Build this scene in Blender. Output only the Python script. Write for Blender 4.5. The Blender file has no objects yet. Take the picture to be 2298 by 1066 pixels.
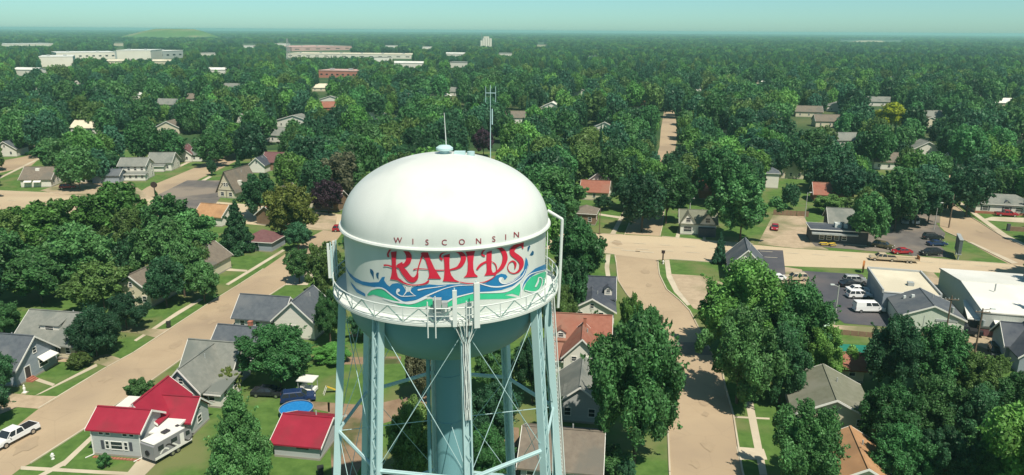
import bpy, bmesh, math, random
import numpy as np
from mathutils import Vector, Matrix
from mathutils.geometry import tessellate_polygon
S = bpy.context.scene
COL = S.collection
R = math.radians
# ------------------------------------------------------------------ camera
PW, PH, FPX = 2298, 1066, 1675.0
PITCH, ROLL, CAMH = R(15.5), R(0.37), 52.0
cd = bpy.data.cameras.new('camera'); cam = bpy.data.objects.new('camera', cd); COL.objects.link(cam)
cam.location = (0, 0, CAMH)
cam.rotation_euler = (Matrix.Rotation(R(90) - PITCH, 4, 'X') @ Matrix.Rotation(ROLL, 4, 'Z')).to_euler()
cd.sensor_width = 36.0; cd.lens = 36.0 * FPX / PW
cd.clip_start = 0.5; cd.clip_end = 60000
S.camera = cam
# ------------------------------------------------------------------ light
SUN_EL, SUN_AZ = 58.0, 150.0            # azimuth clockwise from +Y: behind the camera on the right
w = bpy.data.worlds.new('World'); S.world = w; w.use_nodes = True
nt = w.node_tree; nt.nodes.clear()
sky = nt.nodes.new('ShaderNodeTexSky'); sky.sky_type = 'NISHITA'; sky.sun_disc = False
sky.sun_elevation = R(SUN_EL); sky.sun_rotation = R(SUN_AZ); sky.air_density = 0.6; sky.dust_density = 0.5; sky.ozone_density = 1.6
mulc = nt.nodes.new('ShaderNodeVectorMath'); mulc.operation = 'MULTIPLY'; mulc.inputs[1].default_value = (0.71, 1.02, 0.885)
bg = nt.nodes.new('ShaderNodeBackground'); bg.inputs['Strength'].default_value = 0.105
wo = nt.nodes.new('ShaderNodeOutputWorld')
nt.links.new(sky.outputs[0], mulc.inputs[0]); nt.links.new(mulc.outputs[0], bg.inputs['Color']); nt.links.new(bg.outputs[0], wo.inputs['Surface'])
sd = bpy.data.lights.new('sun', 'SUN'); sun = bpy.data.objects.new('sun', sd); COL.objects.link(sun)
sd.energy = 5.0; sd.angle = R(0.53); sd.color = (1.0, 0.92, 0.79)
sv = Vector((math.sin(R(SUN_AZ)) * math.cos(R(SUN_EL)), math.cos(R(SUN_AZ)) * math.cos(R(SUN_EL)), math.sin(R(SUN_EL))))
sun.rotation_euler = sv.to_track_quat('Z', 'Y').to_euler(); sun.location = (60, -60, 120)
S.view_settings.view_transform = 'Standard'; S.view_settings.look = 'None'
S.view_settings.exposure = 0.2; S.view_settings.gamma = 1.0
S.render.engine = 'CYCLES'
S.cycles.max_bounces = 6; S.cycles.transparent_max_bounces = 6; S.cycles.volume_bounces = 1
S.cycles.use_denoising = True
rnd = random.Random(7)
# ------------------------------------------------------------------ photo point -> world point
def ray(px, py):
    x = (px - PW / 2) / FPX; y = -(py - PH / 2) / FPX
    c, s = math.cos(ROLL), math.sin(ROLL); x, y = c * x - s * y, s * x + c * y
    return Vector((x, math.cos(PITCH) + y * math.sin(PITCH), -math.sin(PITCH) + y * math.cos(PITCH)))
def at(px, py, z=0.0):
    d = ray(px, py); t = (z - CAMH) / d.z
    return Vector((d.x * t, d.y * t, z))
def proj(p):
    X = Vector(p) - Vector((0, 0, CAMH))
    z = X.y * math.cos(PITCH) - X.z * math.sin(PITCH)
    if z < 1: return (-9999, -9999, z)
    x = X.x / z; y = (X.y * math.sin(PITCH) + X.z * math.cos(PITCH)) / z
    c, s = math.cos(ROLL), math.sin(ROLL); x, y = c * x + s * y, -s * x + c * y
    return (PW / 2 + FPX * x, PH / 2 - FPX * y, z)
# ------------------------------------------------------------------ materials
MATS = {}
def pm(name, c1, c2=None, scale=1.0, rough=0.85, metal=0.0, bump=0.0, spec=0.3, detail=4.0, c3=None, s3=0.08, stretch=None):
    m = bpy.data.materials.new(name); m.use_nodes = True; n = m.node_tree; b = n.nodes['Principled BSDF']
    b.inputs['Roughness'].default_value = rough; b.inputs['Metallic'].default_value = metal
    b.inputs['Specular IOR Level'].default_value = spec
    c1 = tuple(c1) + (1,)
    if c2 is None:
        b.inputs['Base Color'].default_value = c1
    else:
        c2 = tuple(c2) + (1,)
        tc = n.nodes.new('ShaderNodeTexCoord'); src = tc.outputs['Object']
        if stretch:
            mp = n.nodes.new('ShaderNodeMapping'); mp.inputs['Scale'].default_value = stretch
            n.links.new(src, mp.inputs['Vector']); src = mp.outputs['Vector']
        no = n.nodes.new('ShaderNodeTexNoise'); no.inputs['Scale'].default_value = scale; no.inputs['Detail'].default_value = detail
        no.inputs['Roughness'].default_value = 0.65
        n.links.new(src, no.inputs['Vector'])
        rp = n.nodes.new('ShaderNodeValToRGB'); rp.color_ramp.elements[0].position = 0.34; rp.color_ramp.elements[1].position = 0.66
        rp.color_ramp.elements[0].color = c1; rp.color_ramp.elements[1].color = c2
        n.links.new(no.outputs['Fac'], rp.inputs['Fac']); out = rp.outputs['Color']
        if c3:
            n3 = n.nodes.new('ShaderNodeTexNoise'); n3.inputs['Scale'].default_value = s3; n3.inputs['Detail'].default_value = 6
            n.links.new(src, n3.inputs['Vector'])
            r3 = n.nodes.new('ShaderNodeValToRGB'); r3.color_ramp.elements[0].position = 0.48; r3.color_ramp.elements[1].position = 0.62
            n.links.new(n3.outputs['Fac'], r3.inputs['Fac'])
            mx = n.nodes.new('ShaderNodeMix'); mx.data_type = 'RGBA'
            n.links.new(r3.outputs['Color'], mx.inputs['Factor']); n.links.new(out, mx.inputs['A']); mx.inputs['B'].default_value = tuple(c3) + (1,)
            out = mx.outputs['Result']
        n.links.new(out, b.inputs['Base Color'])
        if bump:
            bp = n.nodes.new('ShaderNodeBump'); bp.inputs['Strength'].default_value = bump; bp.inputs['Distance'].default_value = 0.05
            n.links.new(no.outputs['Fac'], bp.inputs['Height']); n.links.new(bp.outputs['Normal'], b.inputs['Normal'])
    MATS[name] = m; return m
def add_cracks(m, scale, amount, col):
    n = m.node_tree; b = n.nodes['Principled BSDF']; lk = b.inputs['Base Color'].links[0]; src = lk.from_socket
    tc = n.nodes.new('ShaderNodeTexCoord'); no = n.nodes.new('ShaderNodeTexNoise'); no.inputs['Scale'].default_value = scale * 1.3
    mxv = n.nodes.new('ShaderNodeMix'); mxv.data_type = 'VECTOR'; mxv.inputs['Factor'].default_value = 0.08
    n.links.new(tc.outputs['Object'], no.inputs['Vector']); n.links.new(tc.outputs['Object'], mxv.inputs['A']); n.links.new(no.outputs['Color'], mxv.inputs['B'])
    vo = n.nodes.new('ShaderNodeTexVoronoi'); vo.feature = 'DISTANCE_TO_EDGE'; vo.inputs['Scale'].default_value = scale
    n.links.new(mxv.outputs['Result'], vo.inputs['Vector'])
    rp = n.nodes.new('ShaderNodeValToRGB'); rp.color_ramp.elements[0].position = 0.0; rp.color_ramp.elements[1].position = amount
    rp.color_ramp.elements[0].color = (1, 1, 1, 1); rp.color_ramp.elements[1].color = (0, 0, 0, 1)
    n.links.new(vo.outputs['Distance'], rp.inputs['Fac'])
    ma = n.nodes.new('ShaderNodeMath'); ma.operation = 'MULTIPLY'; ma.inputs[1].default_value = 0.2; n.links.new(rp.outputs['Color'], ma.inputs[0])
    mx = n.nodes.new('ShaderNodeMix'); mx.data_type = 'RGBA'; n.links.new(ma.outputs[0], mx.inputs['Factor'])
    n.links.new(src, mx.inputs['A']); mx.inputs['B'].default_value = tuple(col) + (1,); n.links.new(mx.outputs['Result'], b.inputs['Base Color'])
pm('lawn', (0.056, 0.120, 0.022), (0.098, 0.180, 0.038), 0.55, 0.95, c3=(0.145, 0.165, 0.060), s3=0.10, bump=0.3)
pm('terrain', (0.020, 0.055, 0.020), (0.045, 0.095, 0.025), 0.05, 0.95, c3=(0.10, 0.12, 0.045), s3=0.012)
pm('road', (0.375, 0.285, 0.188), (0.435, 0.335, 0.222), 0.10, 0.9, c3=(0.315, 0.240, 0.165), s3=0.05); add_cracks(MATS['road'], 0.16, 0.010, (0.19, 0.145, 0.10))
pm('highway', (0.48, 0.39, 0.262), (0.545, 0.445, 0.305), 0.08, 0.9, c3=(0.43, 0.335, 0.228), s3=0.04, stretch=(0.25, 1.4, 1)); add_cracks(MATS['highway'], 0.13, 0.010, (0.28, 0.21, 0.15))
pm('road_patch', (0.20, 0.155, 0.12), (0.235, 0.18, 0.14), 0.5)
pm('concrete', (0.47, 0.41, 0.31), (0.56, 0.49, 0.37), 0.4, 0.9, c3=(0.42, 0.36, 0.26), s3=0.1)
pm('gravel', (0.36, 0.28, 0.19), (0.46, 0.36, 0.25), 0.6, 0.95, c3=(0.20, 0.19, 0.10), s3=0.1)
pm('asphalt', (0.062, 0.064, 0.078), (0.085, 0.085, 0.098), 0.3, 0.9, c3=(0.11, 0.10, 0.105), s3=0.08)
pm('old_asphalt', (0.10, 0.092, 0.090), (0.15, 0.135, 0.125), 0.2, 0.9, c3=(0.24, 0.20, 0.16), s3=0.06)
pm('soil', (0.20, 0.135, 0.085), (0.30, 0.21, 0.14), 0.4, 0.95, c3=(0.07, 0.09, 0.03), s3=0.15)
pm('road_stain', (0.335, 0.255, 0.17), (0.375, 0.288, 0.192), 0.9, 0.9)
pm('marking', (0.62, 0.58, 0.46), (0.50, 0.45, 0.34), 1.5)
pm('tank_white', (0.60, 0.63, 0.59), (0.64, 0.67, 0.63), 0.3, 0.42, spec=0.4, stretch=(1, 1, 0.15), c3=(0.535, 0.575, 0.54), s3=0.22)
pm('tank_blue', (0.14, 0.30, 0.33), (0.155, 0.32, 0.35), 0.25, 0.5, spec=0.4, stretch=(1, 1, 0.12), c3=(0.125, 0.28, 0.31), s3=0.12)
pm('steel_pale', (0.42, 0.60, 0.61), (0.48, 0.65, 0.655), 0.6, 0.5, stretch=(1, 1, 0.1), c3=(0.38, 0.54, 0.55), s3=0.3)
pm('steel_white', (0.62, 0.66, 0.63), None, rough=0.5)
pm('steel_grey', (0.30, 0.33, 0.33), (0.38, 0.40, 0.39), 1.0, 0.5)
pm('brace_shaded', (0.20, 0.31, 0.28), rough=0.6)  # gallery braces: dark green puts the shade of their unlit faces into the colour
pm('cable_black', (0.06, 0.08, 0.08), rough=0.6)
pm('paint_red', (0.55, 0.018, 0.045), (0.62, 0.026, 0.06), 0.4, 0.45, spec=0.35)
pm('paint_maroon', (0.25, 0.03, 0.045), rough=0.5)
pm('paint_blue', (0.016, 0.165, 0.37), (0.022, 0.195, 0.41), 0.4, 0.45, spec=0.35)
pm('paint_teal', (0.015, 0.10, 0.20), rough=0.5)
pm('paint_green', (0.04, 0.47, 0.24), (0.05, 0.53, 0.28), 0.4, 0.45, spec=0.35)
pm('paint_white', (0.74, 0.75, 0.76), rough=0.45)
pm('white_siding', (0.64, 0.62, 0.56), (0.70, 0.68, 0.61), 0.5, 0.8, stretch=(0.4, 0.4, 5))
pm('grey_siding', (0.36, 0.38, 0.38), (0.42, 0.44, 0.43), 0.5, 0.8, stretch=(0.4, 0.4, 5))
pm('cream_siding', (0.55, 0.50, 0.37), (0.62, 0.56, 0.42), 0.5, 0.8, stretch=(0.4, 0.4, 5))
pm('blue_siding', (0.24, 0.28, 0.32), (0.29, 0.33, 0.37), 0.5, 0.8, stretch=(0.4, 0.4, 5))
pm('brown_siding', (0.19, 0.12, 0.08), (0.25, 0.165, 0.11), 0.5, 0.8)
pm('dark_wall', (0.05, 0.055, 0.07), (0.075, 0.08, 0.095), 0.5, 0.8)
pm('green_metal_wall', (0.52, 0.58, 0.50), (0.57, 0.62, 0.54), 0.6, 0.6, stretch=(6, 6, 0.1))
pm('grey_metal_wall', (0.40, 0.44, 0.42), (0.46, 0.49, 0.46), 0.6, 0.6, stretch=(6, 6, 0.1))
pm('brick_red', (0.30, 0.11, 0.075), (0.38, 0.15, 0.10), 0.8, 0.9)
pm('trim_white', (0.74, 0.73, 0.68), rough=0.7)
pm('foundation', (0.30, 0.28, 0.24), rough=0.9)
pm('roof_red', (0.26, 0.014, 0.034), (0.31, 0.020, 0.043), 0.5, 0.6, spec=0.3, c3=(0.225, 0.022, 0.036), s3=0.3)
pm('roof_rust', (0.25, 0.095, 0.065), (0.31, 0.13, 0.09), 1.2, 0.9, bump=0.3, c3=(0.27, 0.135, 0.095), s3=0.25)
pm('roof_slate', (0.075, 0.088, 0.105), (0.105, 0.12, 0.135), 1.4, 0.85, bump=0.3, c3=(0.125, 0.135, 0.145), s3=0.25)
pm('roof_dark', (0.045, 0.055, 0.075), (0.07, 0.08, 0.10), 1.4, 0.85, bump=0.3, c3=(0.09, 0.10, 0.115), s3=0.25)
pm('roof_grey', (0.175, 0.185, 0.165), (0.225, 0.23, 0.205), 1.4, 0.9, bump=0.3, c3=(0.15, 0.165, 0.15), s3=0.25)
pm('roof_olive', (0.155, 0.16, 0.115), (0.19, 0.195, 0.145), 1.4, 0.9, bump=0.3, c3=(0.21, 0.21, 0.165), s3=0.25)
pm('roof_brown', (0.15, 0.125, 0.10), (0.195, 0.165, 0.13), 1.4, 0.9, bump=0.3, c3=(0.14, 0.13, 0.11), s3=0.25)
pm('roof_orange', (0.36, 0.20, 0.10), (0.43, 0.25, 0.13), 1.2, 0.9, bump=0.3, c3=(0.31, 0.18, 0.095), s3=0.3)
pm('roof_maroon', (0.13, 0.06, 0.065), (0.17, 0.085, 0.085), 1.2, 0.9, bump=0.3)
pm('roof_white', (0.70, 0.70, 0.65), (0.77, 0.76, 0.70), 0.3, 0.5, c3=(0.66, 0.66, 0.60), s3=0.1)
pm('roof_cream', (0.60, 0.55, 0.42), (0.68, 0.62, 0.48), 0.25, 0.8, c3=(0.55, 0.50, 0.38), s3=0.1)
pm('glass_dark', (0.025, 0.032, 0.04), rough=0.12, spec=0.6)
pm('door_dark', (0.06, 0.05, 0.05), rough=0.6)
pm('rubber', (0.018, 0.018, 0.020), rough=0.8)
pm('chrome', (0.55, 0.56, 0.57), rough=0.25, metal=0.9)
pm('lamp_red', (0.35, 0.02, 0.02), rough=0.3)
pm('lamp_clear', (0.7, 0.7, 0.68), rough=0.2)
pm('car_white', (0.74, 0.75, 0.75), rough=0.28, spec=0.5)
pm('car_black', (0.016, 0.018, 0.024), rough=0.22, spec=0.6)
pm('car_blue', (0.016, 0.035, 0.10), rough=0.22, spec=0.6)
pm('car_red', (0.32, 0.018, 0.03), rough=0.25, spec=0.5)
pm('car_tan', (0.46, 0.38, 0.26), rough=0.3, spec=0.5)
pm('car_silver', (0.42, 0.44, 0.45), rough=0.28, metal=0.4)
pm('car_olive', (0.10, 0.09, 0.05), rough=0.3)
pm('rv_grey', (0.24, 0.24, 0.25), rough=0.4)
pm('rv_dark', (0.05, 0.045, 0.05), rough=0.4)
pm('wood_pole', (0.12, 0.085, 0.06), (0.17, 0.125, 0.09), 3, 0.9)
pm('grey_pole', (0.40, 0.41, 0.38), rough=0.6)
pm('pool_blue', (0.015, 0.17, 0.46), (0.03, 0.24, 0.55), 3.0, 0.15, spec=0.5)
pm('pool_wall', (0.05, 0.10, 0.20), rough=0.5)
pm('tarp_green', (0.015, 0.16, 0.11), (0.02, 0.20, 0.14), 0.6, 0.6)
pm('roof_mint', (0.42, 0.58, 0.42), (0.48, 0.63, 0.47), 0.6, 0.6)
pm('bin_dark', (0.03, 0.035, 0.03), rough=0.6)
pm('yellow_plastic', (0.60, 0.42, 0.05), rough=0.5)
pm('sign_dark', (0.045, 0.03, 0.03), rough=0.5)
pm('sign_orange', (0.40, 0.15, 0.04), rough=0.5)
pm('sign_grey', (0.10, 0.13, 0.14), rough=0.5)
pm('factory_white', (0.68, 0.64, 0.54), (0.74, 0.70, 0.60), 0.05, 0.7)
pm('pink_roof', (0.48, 0.30, 0.27), (0.55, 0.36, 0.32), 0.05, 0.8)
pm('brick_far', (0.42, 0.16, 0.12), (0.48, 0.20, 0.15), 0.1, 0.9)
pm('landfill', (0.070, 0.150, 0.040), (0.095, 0.185, 0.050), 0.01, 0.95, c3=(0.19, 0.21, 0.10), s3=0.006, stretch=(1, 1, 8))
pm('quarry', (0.34, 0.32, 0.24), (0.24, 0.25, 0.17), 0.01, 0.95)
pm('bark', (0.075, 0.055, 0.042), (0.11, 0.085, 0.065), 3, 0.95)
# foliage: leaf colour = own colour x per-leaf tint x small per-tree shift
def foliage(name, col=None):
    fm = bpy.data.materials.new(name); fm.use_nodes = True; n = fm.node_tree; b = n.nodes['Principled BSDF']; MATS[name] = fm
    b.inputs['Roughness'].default_value = 0.5; b.inputs['Specular IOR Level'].default_value = 0.25
    oi = n.nodes.new('ShaderNodeObjectInfo'); an = n.nodes.new('ShaderNodeAttribute'); an.attribute_name = 'tint'
    hs = n.nodes.new('ShaderNodeHueSaturation')
    m1 = n.nodes.new('ShaderNodeMapRange'); m1.inputs['To Min'].default_value = 0.486; m1.inputs['To Max'].default_value = 0.514
    m2 = n.nodes.new('ShaderNodeMapRange'); m2.inputs['To Min'].default_value = 0.66; m2.inputs['To Max'].default_value = 1.30
    wn = n.nodes.new('ShaderNodeTexWhiteNoise'); wn.noise_dimensions = '1D'
    n.links.new(oi.outputs['Random'], m1.inputs['Value']); n.links.new(oi.outputs['Random'], wn.inputs['W']); n.links.new(wn.outputs['Value'], m2.inputs['Value'])
    mt = n.nodes.new('ShaderNodeMath'); mt.operation = 'MULTIPLY'; n.links.new(m2.outputs[0], mt.inputs[0]); n.links.new(an.outputs['Fac'], mt.inputs[1])
    if col: hs.inputs['Color'].default_value = tuple(col) + (1,)
    else: n.links.new(oi.outputs['Color'], hs.inputs['Color'])
    n.links.new(m1.outputs[0], hs.inputs['Hue']); n.links.new(mt.outputs[0], hs.inputs['Value'])
    n.links.new(hs.outputs['Color'], b.inputs['Base Color'])
    tr = n.nodes.new('ShaderNodeBsdfTranslucent'); n.links.new(hs.outputs['Color'], tr.inputs['Color'])
    ms = n.nodes.new('ShaderNodeMixShader'); ms.inputs[0].default_value = 0.25
    n.links.new(b.outputs[0], ms.inputs[1]); n.links.new(tr.outputs[0], ms.inputs[2]); n.links.new(ms.outputs[0], n.nodes['Material Output'].inputs['Surface'])
foliage('foliage')
# ------------------------------------------------------------------ mesh builder and object helpers
class MB:
    def __init__(s): s.v = []; s.f = []; s.mi = []; s.m = 0
    def add(s, vs, fs):
        o = len(s.v); s.v.extend([tuple(p) for p in vs]); s.f.extend([tuple(i + o for i in f) for f in fs]); s.mi.extend([s.m] * len(fs)); return s
    def box(s, x0, y0, z0, x1, y1, z1):
        vs = [(x0, y0, z0), (x1, y0, z0), (x1, y1, z0), (x0, y1, z0), (x0, y0, z1), (x1, y0, z1), (x1, y1, z1), (x0, y1, z1)]
        return s.add(vs, [(0, 3, 2, 1), (4, 5, 6, 7), (0, 1, 5, 4), (1, 2, 6, 5), (2, 3, 7, 6), (3, 0, 4, 7)])
    def bar(s, p, q, w, h=None, up=(0, 0, 1)):
        p, q = Vector(p), Vector(q); d = (q - p).normalized(); u = Vector(up)
        if abs(d.dot(u)) > 0.98: u = Vector((1, 0, 0))
        a = d.cross(u).normalized(); c = a.cross(d).normalized(); h = h or w
        k = [a * (i * w / 2) + c * (j * h / 2) for i, j in ((-1, -1), (1, -1), (1, 1), (-1, 1))]
        return s.add([p + x for x in k] + [q + x for x in k], [(3, 2, 1, 0), (4, 5, 6, 7), (0, 1, 5, 4), (1, 2, 6, 5), (2, 3, 7, 6), (3, 0, 4, 7)])
    def tube(s, p, q, r, r2=None, n=8):
        p, q = Vector(p), Vector(q); d = (q - p).normalized(); u = Vector((0, 0, 1)) if abs(d.z) < 0.95 else Vector((1, 0, 0))
        a = d.cross(u).normalized(); c = a.cross(d).normalized(); r2 = r if r2 is None else r2
        an_ = [2 * math.pi * i / n for i in range(n)]
        vs = [p + (a * math.cos(t) + c * math.sin(t)) * r for t in an_] + [q + (a * math.cos(t) + c * math.sin(t)) * r2 for t in an_]
        return s.add(vs, [(i, (i + 1) % n, n + (i + 1) % n, n + i) for i in range(n)] + [tuple(range(n - 1, -1, -1)), tuple(range(n, 2 * n))])
    def lathe(s, prof, n=48, cx=0, cy=0, cap=True):
        vs = []; fs = []
        for r, z in prof:
            for i in range(n):
                t = 2 * math.pi * i / n; vs.append((cx + r * math.cos(t), cy + r * math.sin(t), z))
        for k in range(len(prof) - 1):
            for i in range(n):
                j = (i + 1) % n; fs.append((k * n + i, k * n + j, (k + 1) * n + j, (k + 1) * n + i))
        if cap:
            fs.append(tuple(range(n - 1, -1, -1))); fs.append(tuple(range((len(prof) - 1) * n, len(prof) * n)))
        return s.add(vs, fs)
    def prism(s, poly, fa, fb):                                    # poly of 2D points; fa/fb map (a,b) to the two end faces
        k = len(poly)
        return s.add([fa(*p) for p in poly] + [fb(*p) for p in poly],
                     [tuple(range(k - 1, -1, -1)), tuple(range(k, 2 * k))] + [(i, (i + 1) % k, k + (i + 1) % k, k + i) for i in range(k)])
    def mesh(s, name, mats, smooth=False):
        me = bpy.data.meshes.new(name); me.from_pydata(s.v, [], s.f)
        for m in (mats if isinstance(mats, (list, tuple)) else [mats]): me.materials.append(MATS[m] if isinstance(m, str) else m)
        if s.m or max(s.mi or [0]): me.polygons.foreach_set('material_index', s.mi)
        bm = bmesh.new(); bm.from_mesh(me); bmesh.ops.recalc_face_normals(bm, faces=bm.faces); bm.to_mesh(me); bm.free()
        if smooth:
            me.polygons.foreach_set('use_smooth', [True] * len(me.polygons))
            try: me.set_sharp_from_angle(angle=R(38))
            except Exception: pass
        return me
    def build(s, name, mats, parent=None, smooth=False):
        return obj(name, s.mesh(name, mats, smooth), parent)
def obj(name, me, parent=None, loc=None, rot=None, scale=None):
    o = bpy.data.objects.new(name, me); COL.objects.link(o)
    if parent: o.parent = parent
    if loc is not None: o.location = loc
    if rot is not None: o.rotation_euler = rot
    if scale is not None: o.scale = scale
    return o
def tag(o, label, cat, group=None):
    o['label'] = label; o['category'] = cat
    if group: o['group'] = group
    return o
def thing(name, label, cat, loc=(0, 0, 0), rz=0.0, group=None):
    o = bpy.data.objects.new(name, None); COL.objects.link(o); o.empty_display_size = 0.3
    o.location = loc; o.rotation_euler = (0, 0, rz); return tag(o, label, cat, group)
def struct(o, kind='structure'): o['kind'] = kind; return o
GA = R(-10)                                                          # the street grid: u to the right, v away
E1 = Vector((math.cos(GA), math.sin(GA), 0)); E2 = Vector((-math.sin(GA), math.cos(GA), 0))
# ================================================================== GROUND
FZ = [0]
def flat(name, poly, mat, z, kind='structure'):
    """a ground sheet: poly = list of photo points, or ('g', x, y) ground points"""
    if z > .015: FZ[0] += 1; z += FZ[0] * .0006
    pts = [Vector((p[1], p[2], z)) if p[0] == 'g' else at(p[0], p[1], 0) + Vector((0, 0, z)) for p in poly]
    tris = tessellate_polygon([pts])
    me = bpy.data.meshes.new(name); me.from_pydata([tuple(p) for p in pts], [], [tuple(t) for t in tris]); me.materials.append(MATS[mat])
    bm = bmesh.new(); bm.from_mesh(me); bmesh.ops.recalc_face_normals(bm, faces=bm.faces)
    for f in bm.faces:
        if f.normal.z < 0: f.normal_flip()
    bm.to_mesh(me); bm.free()
    return struct(obj(name, me))
def kerb(pts, name='kerb'):
    g = [Vector((p[1], p[2], 0)) if p[0] == 'g' else at(p[0], p[1]) for p in pts]
    b = MB()
    for p, q in zip(g, g[1:]):
        d = (q - p).normalized(); b.bar(p + Vector((0, 0, 0.05)) - d * 0.05, q + Vector((0, 0, 0.05)) + d * 0.05, 0.22, 0.2)
    return struct(b.build(name, 'concrete'))
b = MB(); n_ = 48; b.add([(0, 0, -0.02)] + [(26000 * math.cos(2 * math.pi * i / n_), 26000 * math.sin(2 * math.pi * i / n_), -0.02) for i in range(n_)], [(0, 1 + i, 1 + (i + 1) % n_) for i in range(n_)])
struct(b.build('ground', 'terrain'))
flat('lawn', [('g', -210, 25), ('g', 170, 25), ('g', 215, 330), ('g', -260, 330)], 'lawn', 0.0)
NSL = [(1402, 525), (1415, 493), (1431, 461), (1462, 380), (1480, 330), (1483, 290), (1492, 240), (1501, 226)]
NSR = [(1506, 226), (1512, 240), (1522, 300), (1514, 340), (1507, 380), (1492, 460), (1487, 505), (1481, 530)]
flat('street', NSL + NSR, 'road', 0.004)
HN = [('g', -420, 302), (0, 428), (140, 434), (400, 445), (640, 466), (760, 481), (1000, 501), (1250, 519), (1349, 525), (1402, 527), (1481, 531), (1588, 540), (1780, 557.5), (1926, 566.5), (2048, 575.5), (2141, 584.6), (2276, 594), ('g', 200, 140)]
HS = [('g', 195, 126), (2298, 622), (1935, 603), (1760, 597), (1619, 590), (1505, 582), (1473, 583), (1383, 572), (1337, 566), (1250, 560), (1000, 542), (760, 520), (640, 510), (400, 490), (0, 472), ('g', -420, 275)]
flat('highway', HN + HS, 'highway', 0.012)
flat('street', [('g', 9, 20), (1503, 1060), (1498, 940), (1493, 800), (1481, 740), (1430, 690), (1406, 660), (1387, 630), (1383, 591), (1380, 568), (1476, 580), (1480, 617), (1496, 650), (1525, 674), (1548, 698), (1585, 770), (1620, 830), (1627, 865), (1646, 932), (1665, 1053), ('g', 18.5, 20)], 'road', 0.008)
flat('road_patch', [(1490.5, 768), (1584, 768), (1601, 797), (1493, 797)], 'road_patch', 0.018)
flat('street', [('g', -82, 25), (-60, 1035), (0, 985), (87, 917), (239, 825), (300, 792), (474, 678), (540, 637), (591, 604), (640, 570), (700, 530), (735, 512), (770, 520), (755, 540), (720, 566), (690, 595), (640, 640), (585, 676), (560, 702), (507, 740), (415, 801), (300, 883), (250, 916), (199, 957), (69, 1040), (48, 1050), ('g', -66, 25)], 'road', 0.008)
flat('street', [(300, 440), (330, 420), (400, 392), (470, 362), (530, 342), (570, 334), (582, 341), (540, 357), (470, 391), (390, 430), (345, 450)], 'road', 0.004)
flat('street', [(-60, 385), (0, 362), (60, 350), (98, 333), (106, 341), (70, 372), (0, 388), (-60, 397)], 'road', 0.004)
flat('street', [(2106, 425), (2112, 455), (2109, 508), (2122, 520), (2172, 543), (2230, 575), (2276, 598), ('g', 140, 160), (2298, 553), (2253, 533), (2172, 483), (2140, 458), (2126, 425)], 'road', 0.004)
flat('street', [('g', 200, 331), ('g', 209, 331), (2126, 425), (2106, 425)], 'road', 0.004)
flat('street', [(2128, 330), (2146, 330), (2126, 425), (2106, 425)], 'road', 0.006)
# pavements, paths, driveways, lots
for p in ([(1368, 527), (1380, 527), (1413, 461), (1406, 461)], [(1360, 571), (1370, 571), (1367, 600), (1371, 628), (1361, 628), (1357, 600)],
          [(1491, 583), (1502, 583), (1507, 617), (1524, 652), (1556, 682), (1542, 686), (1513, 655), (1496, 622)],
          [(1672, 900), (1690, 903), (1722, 1066), (1705, 1066)], [(130, 1046), (146, 1046), (212, 982), (208, 974)],
          [(78, 888), (91, 884), (219, 822), (216, 816)], [(300, 764), (306, 766), (404, 704), (456, 672), (448, 670), (396, 700)],
          [(506, 638), (513, 640), (584, 597), (640, 562), (634, 560), (578, 594)], [(47, 1046), (46, 1054), (300, 1068), (330, 1062)],
          [(150, 1030), (145, 1044), (92, 1072), (76, 1072)], [(2148, 454), (2158, 454), (2262, 528), (2298, 546), (2298, 552), (2250, 531)],
          [(1515, 535), (1523, 507), (1530, 507), (1524, 536)], [(2170, 543), (2180, 543), (2285, 590), (2270, 592)],
          [(0, 397), (0, 401), (100, 352), (98, 349)], [(390, 438), (398, 438), (476, 397), (470, 395)], [(388, 378), (394, 380), (462, 347), (457, 346)],
          [(1577, 519), (1582, 519), (1584, 540), (1577, 540)]):
    flat('pavement', p, 'concrete', 0.016)
for p in ([(1344, 479), (1412, 489), (1411, 494), (1344, 483)], [(1649, 934), (1727, 938), (1727, 942), (1649, 938)], [(75, 845), (124, 862), (118, 867), (70, 852)], [(505, 602), (555, 606), (555, 610), (505, 608)]):
    flat('path', p, 'concrete', 0.02)
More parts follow.
